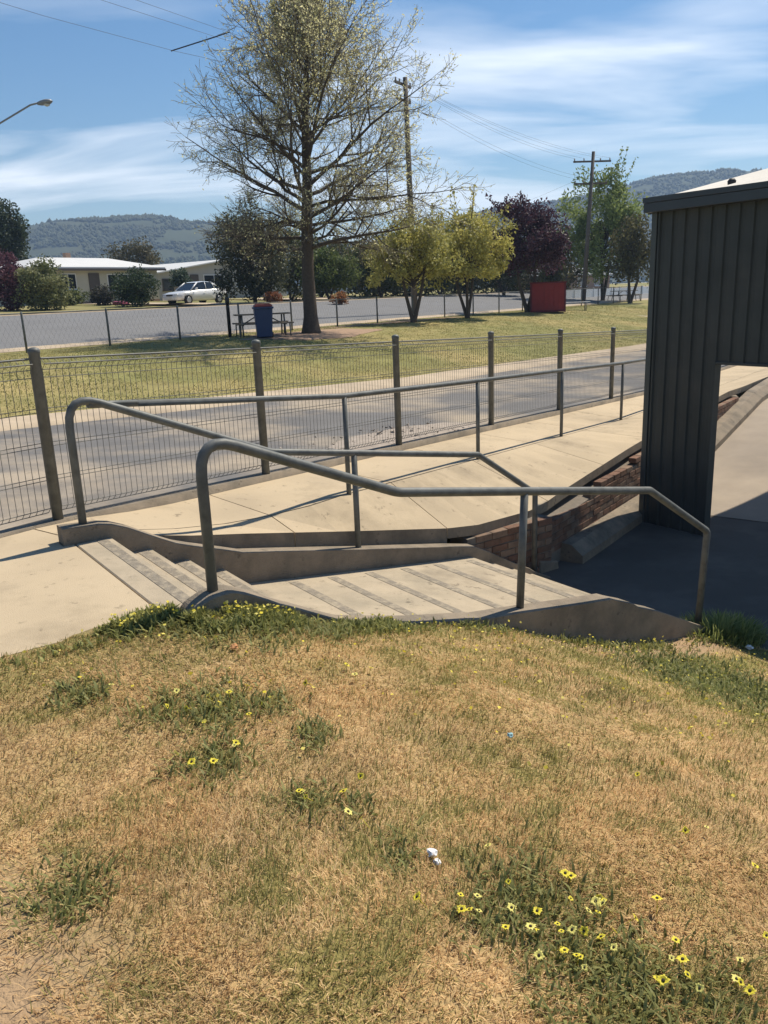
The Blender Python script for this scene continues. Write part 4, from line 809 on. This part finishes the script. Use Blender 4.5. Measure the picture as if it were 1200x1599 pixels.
vs_ = [UV(u_, GV0, z_) for u_, z_ in P] + [UV(u_, GV1, z_) for u_, z_ in P]
MB().add(vs_, [(0, 1, 2, 3, 4), (9, 8, 7, 6, 5)] + [((i + 1) % 5, i, 5 + i, 5 + (i + 1) % 5) for i in range(5)]).build('wall', 'house_wall_grey', h2)
vs_ = [UV(u_, v_, z_) for v_ in (GV0 - .5, GV1 + .5) for u_, z_ in ((GU0 - .5, ze - .07), (GM, zr_), (GU1 + .5, ze - .07), (GU1 + .5, ze - .17), (GM, zr_ - .1), (GU0 - .5, ze - .17))]
MB().add(vs_, [(0, 1, 7, 6)[::-1], (1, 2, 8, 7)[::-1], (2, 3, 9, 8)[::-1], (3, 4, 10, 9)[::-1], (4, 5, 11, 10)[::-1], (5, 0, 6, 11)[::-1], (0, 5, 4, 1), (1, 4, 3, 2), (6, 7, 10, 11), (7, 8, 9, 10)]).build('roof', 'roof_white', h2)
window(h2, 44.3, 46.6, GV0, 2.75, 3.8, 1); window(h2, 40.0, 42.0, GV0, 2.6, 3.5, 1, 'trim_dark'); window(h2, 48, 50, GV0, 2.75, 3.8, 1)
d_ = uv_box(42.9, 43.75, 47.93, 48.02, 1.75, 3.8, 'door', 'trim_dark', h2); uv_box(42.98, 43.06, 47.88, 47.925, 2.7, 2.82, 'handle', 'rim', d_)
dg = empty('brick_house', UV(50, 78), 'dark roofed house far behind the white gable roof', 'house')
uv_box(46, 56, 78, 86, 1.8, 5.2, 'wall', 'house_brick', dg); hip(dg, 46, 56, 78, 86, 5.2, 6.9, 49, 53, 82, m_='tile_grey'); window(dg, 48, 50, 78, 3.4, 4.6); window(dg, 52, 54, 78, 3.4, 4.6)
hr = empty('grey_roof_house', UV(73, 25), 'grey hip roofed house at the far right beyond the street corner', 'house')
HV = 26.5
uv_box(69.5, 79, HV, HV + 8, 1.0, 2.75, 'wall', 'house_brick', hr); hip(hr, 69.5, 79, HV, HV + 8, 2.75, 3.9, 72.5, 76, HV + 4, m_='tile_grey'); window(hr, 71, 73, HV, 1.7, 2.5); window(hr, 75, 77, HV, 1.7, 2.5)
lf = empty('white_fence', UV(60, 22), 'low white panel fence in front of the grey roofed house', 'fence')
for i in range(14):
    u_ = 56 + i * 1.9; uv_box(u_ + .05, u_ + 1.85, 21.0, 21.06, ground_h(u_, 21), ground_h(u_, 21) + .62, 'panel', 'trim_white', lf)
    uv_box(u_ - .05, u_ + .045, 20.96, 21.08, ground_h(u_, 21), ground_h(u_, 21) + .72, 'post', 'trim_white', lf)
# timber side fence beside the first house
sf = empty('paling_fence', UV(39, 44), 'short brown paling fence between the two houses', 'fence')
for i in range(24):
    u_ = 37.0 + i * .21; uv_box(u_, u_ + .195, 43.0, 43.03, 1.55, 2.75 + .03 * random.random() - .012 * i, 'paling', 'timber', sf)
uv_box(37, 42.1, 43.035, 43.08, 2.2, 2.28, 'rail', 'timber', sf)
tc_ = UV(30.8, 41.0); ob = MB().lathe(tc_, [(.50, 0), (.55, .05), (.55, .22), (.46, .26), (.42, .20), (.1, .18)], 14).build('paddling_pool', 'pink_plastic'); tag(ob, 'small pink plastic pool on the grass before the first house', 'pool')

# ================================================================== CAR
def car():
    c = UV(34.0, 37.3); root = empty('parked_car', c, 'white sedan parked on the verge before the second house', 'car')
    # local frame: x forward (towards -u), y left; built then turned
    L = [(2.16, .34, .56, .66), (2.10, .28, .68, .78), (1.66, .26, .78, .84), (1.62, .46, .79, .84), (1.02, .46, .86, .86), (.98, .22, .87, .86), (.3, .21, .92, .87), (-.6, .21, .94, .87), (-.98, .22, .95, .87), (-1.02, .46, .95, .87), (-1.58, .46, .96, .86), (-1.62, .26, .96, .85), (-1.75, .25, .96, .84), (-2.08, .30, .90, .78), (-2.16, .38, .76, .70)]
    ang_ = math.atan2(-FD[1], -FD[0]); ca, sa = math.cos(ang_), math.sin(ang_)
    def W(x_, y_, z_): return Vector((c.x + x_ * ca - y_ * sa, c.y + x_ * sa + y_ * ca, c.z + z_ + .03))
    vs__ = []
    for x_, zl, zt2, hw in L:
        for y_, z_ in ((-hw * .92, zl), (-hw, zl + .12), (-hw * 1.0, (zl + zt2) * .5 + .06), (-hw * .93, zt2 - .03), (-hw * .80, zt2), (hw * .80, zt2), (hw * .93, zt2 - .03), (hw, (zl + zt2) * .5 + .06), (hw, zl + .12), (hw * .92, zl)): vs__.append(W(x_, y_, z_))
    fs = [(i * 10 + j, i * 10 + (j + 1) % 10, (i + 1) * 10 + (j + 1) % 10, (i + 1) * 10 + j) for i in range(len(L) - 1) for j in range(10)] + [tuple(range(9, -1, -1)), tuple((len(L) - 1) * 10 + j for j in range(10))]
    MB().add(vs__, fs, True).build('body', 'car_paint', root)
    # glass cabin and roof
    gl = [(.95, .86, .74), (.28, 1.36, .58), (-.85, 1.38, .58), (-1.55, .95, .72)]; b = [(1.0, .86), (-1.62, .94)]
    sec = [(1.02, .85, .74), (.30, 1.36, .59), (-.25, 1.40, .60), (-.85, 1.37, .585), (-1.66, .94, .72)]
    vs__ = []
    for x_, z_, hw in sec: vs__ += [W(x_, -hw, z_), W(x_, hw, z_)]
    low = [(1.02, .80), (.30, .84), (-.25, .85), (-.85, .86), (-1.66, .86)]
    for x_, z_ in low: vs__ += [W(x_, -.77, z_ + .05), W(x_, .77, z_ + .05)]
    n5 = 10; fs = [(2 * i, 2 * i + 1, 2 * i + 3, 2 * i + 2) for i in range(4)] + [(2 * i, 2 * i + 2, n5 + 2 * i + 2, n5 + 2 * i) for i in range(4)] + [(2 * i + 1, n5 + 2 * i + 1, n5 + 2 * i + 3, 2 * i + 3) for i in range(4)]
    MB().add(vs__, fs).build('window_glass', 'glass', root)
    rf = MB(); vs__ = []
    for x_, z_, hw in [(.36, 1.345, .57), (.2, 1.385, .60), (-.25, 1.425, .62), (-.80, 1.395, .60), (-.98, 1.335, .57)]: vs__ += [W(x_, -hw, z_ - .02), W(x_, -hw * .8, z_ + .015), W(x_, hw * .8, z_ + .015), W(x_, hw, z_ - .02)]
    rf.add(vs__, [(4 * i + j, 4 * i + j + 1, 4 * i + 5 + j, 4 * i + 4 + j) for i in range(4) for j in range(3)], True).build('roof', 'car_paint', root)
    for sgn in (-1, 1):
        for (xa, za, ya), (xb, zb2, yb) in (((1.0, .88, .755), (.30, 1.36, .60)), ((-.30, .9, .79), (-.32, 1.39, .615)), ((-.85, 1.37, .60), (-1.62, .95, .74)), ((-1.05, .92, .785), (-.95, 1.33, .615))):
            MB().tube([W(xa, sgn * ya, za), W(xb, sgn * yb, zb2)], .045 if xa != -.30 else .03, 6).build('pillar', 'car_paint', root)
        MB().tube([W(.72, sgn * .88, .95), W(.62, sgn * 1.0, .96)], .07, 8).build('mirror', 'car_paint', root)
        MB().box(W(2.07, sgn * .56, .60), (.14, .36, .15), ang_).build('headlight', 'headlamp', root, bevel=.03)
        MB().box(W(-2.10, sgn * .58, .72), (.12, .34, .16), ang_).build('taillight', 'tail_red', root, bevel=.03)
        for x_ in (1.32, -1.30):
            ce = W(x_, sgn * .80, .29); ax = Vector((-sa, ca, 0)) * sgn
            w_ = MB().tube([ce - ax * .10, ce - ax * .07, ce + ax * .075, ce + ax * .10], [.27, .305, .305, .27], 18).build('wheel', 'rubber', root)
            MB().tube([ce + ax * .09, ce + ax * .112], [.20, .17], 14).build('rim', 'rim', w_)
        for xa, xb in ((.62, -.28), (-.34, -1.12)): MB().box(W(xb + .16, sgn * .885, .80), (.14, .03, .03), ang_).build('door_handle', 'car_paint', root)
    MB().box(W(2.13, 0, .40), (.10, 1.30, .20), ang_).build('bumper', 'car_paint', root, bevel=.03)
    MB().box(W(2.155, 0, .60), (.05, .60, .10), ang_).build('grille', 'plastic_dark', root)
    MB().box(W(2.19, 0, .42), (.02, .40, .12), ang_).build('number_plate', 'trim_white', root)
    return root
car()

# ================================================================== FAR FENCE
ff = empty('chain_fence', UV(10, 16), 'long thin post and rail mesh fence along the street side of the field', 'fence')
fpm2 = MB().lathe((0, 0, 0), [(.034, -.05), (.034, 1.12), (.012, 1.14)], 8).mesh('post', 'galv')
FU = list(np.arange(1.0, 60, 2.75))
for i, u_ in enumerate(FU):
    place('post', fpm2, ff, UV(u_, 16.05))
    if i < len(FU) - 1: MB().tube([UV(u_ + .01, 16.05) + Vector((0, 0, 1.09)), UV(FU[i + 1] - .01, 16.05) + Vector((0, 0, 1.09))], .022, 6).build('top_rail', 'galv', ff)
mm = MB()
for i in range(int((FU[-1] - FU[0]) / .16)):
    u_ = FU[0] + i * .16
    for sg in (-1, 1):
        a_, b_ = (u_, u_ + .55) if sg > 0 else (u_ + .55, u_); p0 = UV(a_, 16.05) + Vector((0, 0, .05)); p1 = UV(b_, 16.05) + Vector((0, 0, 1.05)); d = Vector((FD[0], FD[1], 0)) * .0016; nrm = Vector((FN[0], FN[1], 0)) * .0016
        mm.add([p0 - d, p0 + d, p1 + d, p1 - d, p0 - nrm, p0 + nrm, p1 + nrm, p1 - nrm], [(0, 1, 2, 3), (4, 5, 6, 7)])
o = mm.build('wire_mesh', 'galv_wire', ff); o['kind'] = 'stuff'

# ================================================================== PICNIC TABLES, BIN, RED BOX, BENCH
def picnic(c, rot, label, group):
    root = empty('picnic_table', c, label, 'picnic table', group); ca, sa = math.cos(rot), math.sin(rot)
    def W(x_, y_, z_): return Vector((c[0] + x_ * ca - y_ * sa, c[1] + x_ * sa + y_ * ca, c[2] + z_))
    for j in range(4): MB().box(W(0, -.30 + .2 * j, .74), (1.9, .18, .045), rot).build('table_plank', 'timber', root, bevel=.006)
    for sg in (-1, 1):
        for j in range(2): MB().box(W(0, sg * (.62 + .16 * j), .44), (1.95, .145, .045), rot).build('seat_plank', 'timber', root, bevel=.006)
        for x_ in (-.72, .72):
            MB().tube([W(x_, sg * .30, .71), W(x_, sg * .50, .02)], .028, 8).build('leg', 'galv', root); MB().tube([W(x_ * 1.18, sg * .72, .41), W(x_ * 1.18, sg * .80, .0)], .024, 8).build('leg', 'galv', root)
        MB().tube([W(sg * .72, -.8, .40), W(sg * .72, .8, .40)], .024, 8).build('crossbar', 'galv', root); MB().tube([W(sg * .70, 0, .40), W(sg * .15, 0, .70)], .02, 8).build('brace', 'galv', root)
    return root
picnic(tuple(UV(17.2, 14.6)), rad(14), 'timber picnic table with benches behind the blue bin under the big tree', 'picnic tables')
picnic(tuple(UV(57.5, 16.9)), rad(20), 'dark distant picnic table at the right near the shed corner', 'picnic tables')
bc = Vector((-3.75, 27.75, gz(-3.75, 27.75))); bn = empty('wheelie_bin', bc, 'dark blue wheelie bin with red lid in front of the picnic table', 'bin'); br = rad(12)
def taper(mb_, c_, w0, d0, w1, d1, z0, z1, rot): 
    ca, sa = math.cos(rot), math.sin(rot); q = lambda w, d, z_: [(c_[0] + x_ * ca - y_ * sa, c_[1] + x_ * sa + y_ * ca, c_[2] + z_) for x_, y_ in ((-w / 2, -d / 2), (w / 2, -d / 2), (w / 2, d / 2), (-w / 2, d / 2))]
    return mb_.hexa(q(w0, d0, z0), q(w1, d1, z1))
taper(MB(), bc, .48, .52, .60, .68, .05, 1.0, br).build('body', 'bin_blue', bn, bevel=.03); taper(MB(), bc, .66, .74, .66, .74, .96, 1.03, br).build('rim', 'bin_blue', bn, bevel=.015)
l_ = taper(MB(), bc, .64, .74, .50, .56, 1.035, 1.13, br).build('lid', 'lid_red', bn, bevel=.03)
MB().tube([bc + Vector((-.22, .40, 1.0)), bc + Vector((.22, .44, 1.0))], .02, 8).build('handle', 'bin_blue', bn)
for sg in (-.24, .24): MB().tube([bc + Vector((sg - .03, .22, .1)), bc + Vector((sg + .03, .22, .1))], .10, 12).build('wheel', 'rubber', bn)
tp = UV(16.3, 15.3); tpo = empty('tap_post', tp, 'short dark post standing beside the picnic table', 'post'); MB().lathe(tp, [(.06, -.05), (.06, 1.15), (.075, 1.16), (.075, 1.30), (.04, 1.33)], 10).build('shaft', 'plastic_dark', tpo); MB().tube([tp + Vector((0, 0, 1.05)), tp + Vector((.05, -.16, 1.05)), tp + Vector((.05, -.18, .98))], .015, 6).build('spout', 'galv', tpo)
rc = Vector((9.25, 45.2, gz(9.25, 45.2) - .02)); rb = empty('red_container', rc, 'dark red metal container box standing on the field before the purple tree', 'container'); rrot = rad(-9)
MB().box(rc + Vector((0, 0, .80)), (1.80, 1.2, 1.46), rrot).build('body', 'red_steel', rb)
ca, sa = math.cos(rrot), math.sin(rrot); RW = lambda x_, y_, z_: rc + Vector((x_ * ca - y_ * sa, x_ * sa + y_ * ca, z_))
for x_ in (-.88, .88):
    for y_ in (-.58, .58): MB().box(RW(x_, y_, .79), (.09, .09, 1.52), rrot).build('corner_post', 'red_trim', rb)
for i in range(6): MB().box(RW(-.62 + .248 * i, -.615, .79), (.11, .03, 1.32), rrot).build('rib', 'red_steel', rb)
for i in range(3): MB().box(RW(.915, -.36 + .36 * i, .79), (.03, .12, 1.32), rrot).build('rib', 'red_steel', rb)
MB().box(RW(0, 0, 1.57), (1.92, 1.32, .07), rrot).build('lid', 'red_trim', rb); MB().box(RW(0, -.62, .10), (1.80, .06, .10), rrot).build('skid', 'red_trim', rb)
be = Vector((11.3, 47.6, gz(11.3, 47.6))); bb = empty('park_bench', be, 'small pale bench on the grass right of the red box', 'bench')
for j in range(3): MB().box(be + Vector((0, -.14 + .14 * j, .44)), (1.7, .12, .035), rad(5)).build('seat_plank', 'trim_white', bb)
for x_ in (-.6, .6):
    for y_ in (-.15, .15): MB().tube([be + Vector((x_, y_, -.02)), be + Vector((x_, y_, .42))], .025, 6).build('leg', 'galv', bb)

# ================================================================== POLES, WIRES, LAMP
def pole(c, top, arms, label, lean=(0, 0)):
    root = empty('power_pole', c, label, 'power pole', 'timber power poles'); c = Vector(c); tp_ = c + Vector((lean[0], lean[1], top))
    MB().tube([c + Vector((0, 0, -.3)), c.lerp(tp_, .5), tp_], [.17, .145, .11], 10).build('shaft', 'pole_wood', root); pts = []
    for h_, L, rot in arms:
        f = h_ / top; q = c.lerp(tp_, f); d = Vector((math.cos(rot), math.sin(rot), 0)); s_ = d.cross(Vector((0, 0, 1))) * .13
        a = MB().box(q - s_, (L, .09, .11), rot).build('crossarm', 'pole_wood', root); row = []
        for k_ in (-.47, -.22, .22, .47):
            p = q - s_ + d * (L * k_) + Vector((0, 0, .055)); MB().lathe(p, [(.03, 0), (.05, .05), (.035, .09), (.045, .13), (.02, .16)], 8).build('insulator', 'insulator', a); row.append(p + Vector((0, 0, .15)))
        pts.append(row)
    return pts
P2 = Vector((14.62, 59.2, gz(14.62, 59.2) - .1)); P1 = Vector((2.0, 43.3, gz(2.0, 43.3) - .1))
line = (P2 - P1); larot = math.atan2(line.y, line.x) + math.pi / 2 + rad(25)
w2 = pole(P2, 9.95, [(9.35, 2.6, rad(4)), (7.95, 2.3, rad(4))], 'timber power pole with two crossarms in the green tree at the right', (.45, 0))
w1 = pole(P1, 11.2, [(10.9, 1.6, rad(60)), (10.2, 1.4, rad(60))], 'tall timber power pole standing behind the big tree crown', (-.18, 0))
def wire(a, b, sag, name, label, r=.005):
    a = Vector(a); b = Vector(b); pts = [a.lerp(b, i / 14) - Vector((0, 0, sag * 4 * (i / 14) * (1 - i / 14))) for i in range(15)]; o = MB().tube(pts, r, 5).build(name, 'plastic_dark'); return tag(o, label, 'power line', 'overhead power lines')
names = ['left outer', 'left inner', 'right inner', 'right outer']
off = [(-6.4, 30.2, 9.75), (-5.7, 30.3, 10.0), (-5.0, 30.3, 10.15), (-4.55, 30.2, 10.25)]
P0 = Vector((-20, 15.5, 11.6))
for i in range(4):
    wire(w2[0][i], w1[0][i], .5, 'power_line', f'{names[i]} upper power line between the two timber poles')
    if i in (1, 2): wire(w2[1][i], w1[1][i], .6, 'power_line', f'{names[i]} lower power line between the two timber poles')
for i, q in enumerate(off):
    if i in (0, 2, 3):
        e = Vector(q); pts = []; a = w1[0][i]; end = P0 + Vector((-.5 + .5 * i, .9 * i, .45 * i))
        for k_ in range(9): f = k_ / 8; pts.append(a * (1 - f) ** 2 + (e * 2 - (a + end) * .5) * 2 * f * (1 - f) + end * f * f)
        tag(MB().tube(pts, .0055, 5).build('power_line', 'plastic_dark'), f'{names[i]} power line crossing the sky left of the big tree', 'power line', 'overhead power lines')
tag(MB().tube([Vector(off[0]) + Vector((-.1, 0, .0)), Vector(off[2]), Vector(off[3]) + Vector((.05, 0, 0))], .02, 6).build('line_spreader', 'plastic_dark'), 'short slanted spreader bar holding the power lines apart in the sky', 'spreader')
wire(w2[1][0], UV(60, 44) + Vector((0, 0, 4.6)), .8, 'power_line', 'thin service line dropping from the crossarm pole to a house')
lp = Vector((-12.6, 27.3, gz(-12.6, 27.3))); lm = empty('street_lamp', lp, 'grey street lamp whose angled arm and head reach in at upper left', 'street lamp')
MB().tube([lp + Vector((0, 0, -.1)), lp + Vector((0, 0, 6.0))], [.09, .06], 10).build('pole', 'lamp_grey', lm)
MB().tube(fillet([lp + Vector((0, 0, 5.5)), lp + Vector((0, 0, 5.78)), Vector((-10.2, 27.0, 7.58)), Vector((-9.95, 27.0, 7.63))], [.2, .1]), .026, 8).build('arm', 'lamp_grey', lm)
hd = MB(); hc = Vector((-9.82, 27, 7.63)); sec = [(-.16, .04, .04), (-.05, .10, .07), (.10, .13, .085), (.24, .10, .06), (.30, .03, .02)]; vs_ = []
for x_, w_, h_ in sec:
    for j in range(10): a_ = 2 * math.pi * j / 10; vs_.append(hc + Vector((x_, math.cos(a_) * w_, math.sin(a_) * h_ + x_ * .12)))
hd.add(vs_, [(i * 10 + j, i * 10 + (j + 1) % 10, (i + 1) * 10 + (j + 1) % 10, (i + 1) * 10 + j) for i in range(4) for j in range(10)] + [tuple(range(9, -1, -1)), tuple(40 + j for j in range(10))], True); h_o = hd.build('lamp_head', 'lamp_grey', lm)
MB().lathe(hc + Vector((.12, 0, -.105)), [(.03, 0), (.09, .03), (.10, .06)], 10).build('diffuser', 'lamp_glass', h_o)

# ================================================================== SMALL THINGS
# rubble swept against the fence on the road
rub = MB(); rg = random.Random(3)
for i in range(420):
    u_ = rg.gauss(6.0, 1.0); v_ = abs(rg.gauss(.55, .4)) + .16; s_ = rg.choice([.012, .016, .022, .03, .05 if rg.random() < .3 else .02]); p = UV(u_, v_) + Vector((0, 0, s_ * .3 + max(0, .07 * (1 - ((u_ - 6) / 1.3) ** 2 - ((v_ - .6) / .6) ** 2))))
    q = [p + Vector((rg.uniform(-1, 1), rg.uniform(-1, 1), rg.uniform(-.5, .8))) * s_ for _ in range(4)]; rub.add(q, [(0, 1, 2), (0, 3, 1), (1, 3, 2), (0, 2, 3)])
o = rub.build('gravel', 'stone', org=(0, 0, 0)); tag(o, 'loose stones and rubble lying on the road beside the fence', 'gravel', kind='stuff')
hm = MB(); nu, nvv = 22, 12; vs_ = []
for i in range(nu):
    for j in range(nvv):
        u_ = 4.2 + 3.6 * i / (nu - 1); v_ = .12 + 1.3 * j / (nvv - 1); hgt = .09 * max(0, 1 - ((u_ - 6) / 1.7) ** 2 - ((v_ - .65) / .62) ** 2) * (.5 + float(vnoise(u_, v_, 5, 3, 9))) ; vs_.append(UV(u_, v_) + Vector((0, 0, hgt - .006)))
hm.add(vs_, [(i * nvv + j, (i + 1) * nvv + j, (i + 1) * nvv + j + 1, i * nvv + j + 1)[::-1] for i in range(nu - 1) for j in range(nvv - 1)], True); tag(hm.build('dirt_heap', 'stone', org=(0, 0, 0)), 'low heap of grit on the road beside the fence', 'heap', kind='stuff')
# crumpled paper and scraps on the lawn
def scrap(px, py, size, m_, name, label, cat, seed, n_=3):
    p = on_lawn(px, py); c = Vector(p) + Vector((0, 0, size * .35 + .012)); bm = bmesh.new(); bmesh.ops.create_icosphere(bm, subdivisions=2, radius=size); rr_ = random.Random(seed)
    for v_ in bm.verts: v_.co *= rr_.uniform(.55, 1.15); v_.co.z *= .7; v_.co.x *= 1.25
    me = bpy.data.meshes.new(name); bm.to_mesh(me); bm.free(); me.materials.append(M(m_)); return tag(place(name, me, None, c, seed), label, cat)
scrap(675, 1340, .017, 'paper', 'paper_scrap', 'crumpled white paper scrap lying on the dry lawn, upper piece', 'litter', 2); scrap(683, 1353, .011, 'paper', 'paper_scrap', 'smaller torn white paper scrap just below the crumpled piece', 'litter', 5)
scrap(797, 1154, .014, 'wrapper', 'wrapper', 'faded blue green wrapper half hidden in the lawn', 'litter', 8); scrap(1170, 1014, .03, 'paper', 'paper_scrap', 'pale paper scrap on the green grass beside the dark yard', 'litter', 9)
scrap(367, 1015, .02, 'leaf_litter', 'dead_leaf', 'orange brown dead leaf on the grass below the front rail', 'leaf', 10)
sp_ = UA(1.0, .62, path_z(1.0, .62) + .012)
# capeweed flowers: yellow ray petals round a dark eye
def flower_meshes(m_):
    pet = MB(); n_ = 11; R = .0125
    for i in range(n_):
        a_ = 2 * math.pi * i / n_; d = Vector((math.cos(a_), math.sin(a_), 0)); s_ = Vector((-d.y, d.x, 0)); r0, r1 = R * .22, R * (1 + .16 * ((i * 7) % 3 - 1))
        pet.add([d * r0 - s_ * R * .10, d * (r0 + r1) * .55 - s_ * R * .24 + Vector((0, 0, R * .18)), d * r1 + Vector((0, 0, R * .10)), d * (r0 + r1) * .55 + s_ * R * .24 + Vector((0, 0, R * .18)), d * r0 + s_ * R * .10], [(0, 1, 2, 3, 4)])
    pet.tube([(0, 0, 0), (.002, 0, -.02), (0, 0, -.045)], .0011, 4, False)
    return pet.mesh('petals', m_), MB().lathe((0, 0, 0), [(R * .30, 0), (R * .27, R * .14), (R * .12, R * .2)], 8).mesh('centre', 'flower_eye')
FMS = [flower_meshes('petal'), flower_meshes('petal_pale')]
FL8 = [(565, 763), (583, 765), (292, 830), (243, 867), (267, 881), (297, 886), (240, 838), (380, 933), (457, 940), (480, 936), (541, 922), (587, 935), (553, 953), (623, 944), (637, 877), (667, 885), (582, 845), (660, 845), (672, 833), (685, 850), (682, 862), (717, 937), (677, 957), (716, 998), (563, 1008), (553, 1000), (483, 1022), (600, 1028), (612, 1026), (625, 1052), (783, 903), (478, 880), (398, 866), (388, 792), (930, 1032), (895, 1038), (852, 1088), (870, 1095), (982, 1130), (945, 1073), (908, 983), (1098, 1095), (1110, 1105), (1140, 1127), (1108, 1043), (105, 840), (790, 448), (1005, 615), (938, 633), (1155, 740), (325, 677), (1137, 195), (1190, 965), (800, 970), (850, 850)]
FL7 = [(937, 503), (945, 498), (958, 523), (740, 345), (735, 355), (1075, 500), (1128, 450), (352, 163), (268, 128), (585, 232), (645, 203), (655, 198), (780, 250), (725, 178), (718, 185), (775, 165), (680, 240), (640, 285), (525, 225), (555, 185), (670, 405), (603, 412), (553, 375), (935, 295), (1130, 590), (1090, 575), (1010, 88), (957, 158), (1110, 130), (1160, 105), (1085, 95)]
fls = [(600 + a / 2, 1000 + b / 2) for a, b in FL8] + [(a / 2, 1000 + b / 2) for a, b in FL7]
for i, (a, b) in enumerate(fls):
    p = on_lawn(a, b); near = i < 46; me = FMS[i % 3 == 2]; f = place('capeweed_flower', me[0], None, Vector(p) + Vector((0, 0, random.uniform(.028, .048))), random.random() * 6.28); f.rotation_euler = (random.gauss(0, .42), random.gauss(0, .42), random.random() * 6.28); s_ = random.uniform(.65, 1.25) * (1 if i < 60 else 1.1); f.scale = (s_, s_, s_)
    if i < 55:
        if b > 1370 and a < 770: lb = 'yellow daisy at the left end of the big weed patch, lower right lawn'
        elif b > 1370 and a < 900: lb = 'yellow daisy in the middle of the big weed patch, lower right lawn'
        elif b > 1370 and a < 1020: lb = 'yellow daisy at the upper right of the big weed patch, lower right lawn'
        elif b > 1370: lb = 'yellow daisy near the bottom right corner of the lawn'
        else: lb = 'lone yellow daisy on dry grass at the right of the lawn'
    else:
        lb = 'yellow daisy in the weed patches of the left and middle lawn' if a < 440 else 'yellow daisy in the small weed patch at the middle of the lawn'
    tag(f, lb, 'flower', 'yellow daisy flowers in the lawn'); c = place('centre', me[1], None, (0, 0, 0)); c.parent = f; c.location = (0, 0, .0008)
# scattered tiny flower heads farther back in the lawn
x = RNG.uniform(-2, 4, 5200); y = RNG.uniform(2.2, 6.8, 5200); g = green_mask(x, y); k = (RNG.random(len(x)) < (g * .36 + .03) * smooth(2.2, 3.6, y)) & lawn_inside(x, y, -.03); x = x[k]; y = y[k]; n = len(x)
P = np.concatenate([np.stack([x, y, lawn_h(x, y) + RNG.uniform(.02, .04, n)], 1), FRINGE]); n = len(P); V, L_, S_, C_ = leaf_quads(P, RNG.uniform(.006, .013, n), cols_of((.78, .64, .06), n, .15, (.8, .7, .2)), flat=.9, aspect=.9)
tag(array_obj('tiny_flowers', array_mesh('tiny_flowers', V, L_, S_, 'grass_blade', C_)), 'scattered tiny yellow flower heads across the back of the lawn', 'flowers', kind='stuff')

# ================================================================== AIR
hz = MB().box((200, 500, 66), (2400, 2400, 140.6)).build('haze', 'plastic_dark', org=(0, 0, 0)); tag(hz, kind='stuff')
vm = bpy.data.materials.new('haze'); vm.use_nodes = True; nt = vm.node_tree; nt.nodes.clear(); o_ = nt.nodes.new('ShaderNodeOutputMaterial'); pv = nt.nodes.new('ShaderNodeVolumePrincipled'); pv.inputs['Color'].default_value = (.50, .70, 1.0, 1); pv.inputs['Density'].default_value = .00044; pv.inputs['Anisotropy'].default_value = .2; nt.links.new(pv.outputs[0], o_.inputs['Volume']); hz.data.materials.clear(); hz.data.materials.append(vm)
print('bricks', cnt, 'tree', BT, 'objects', len(bpy.data.objects))
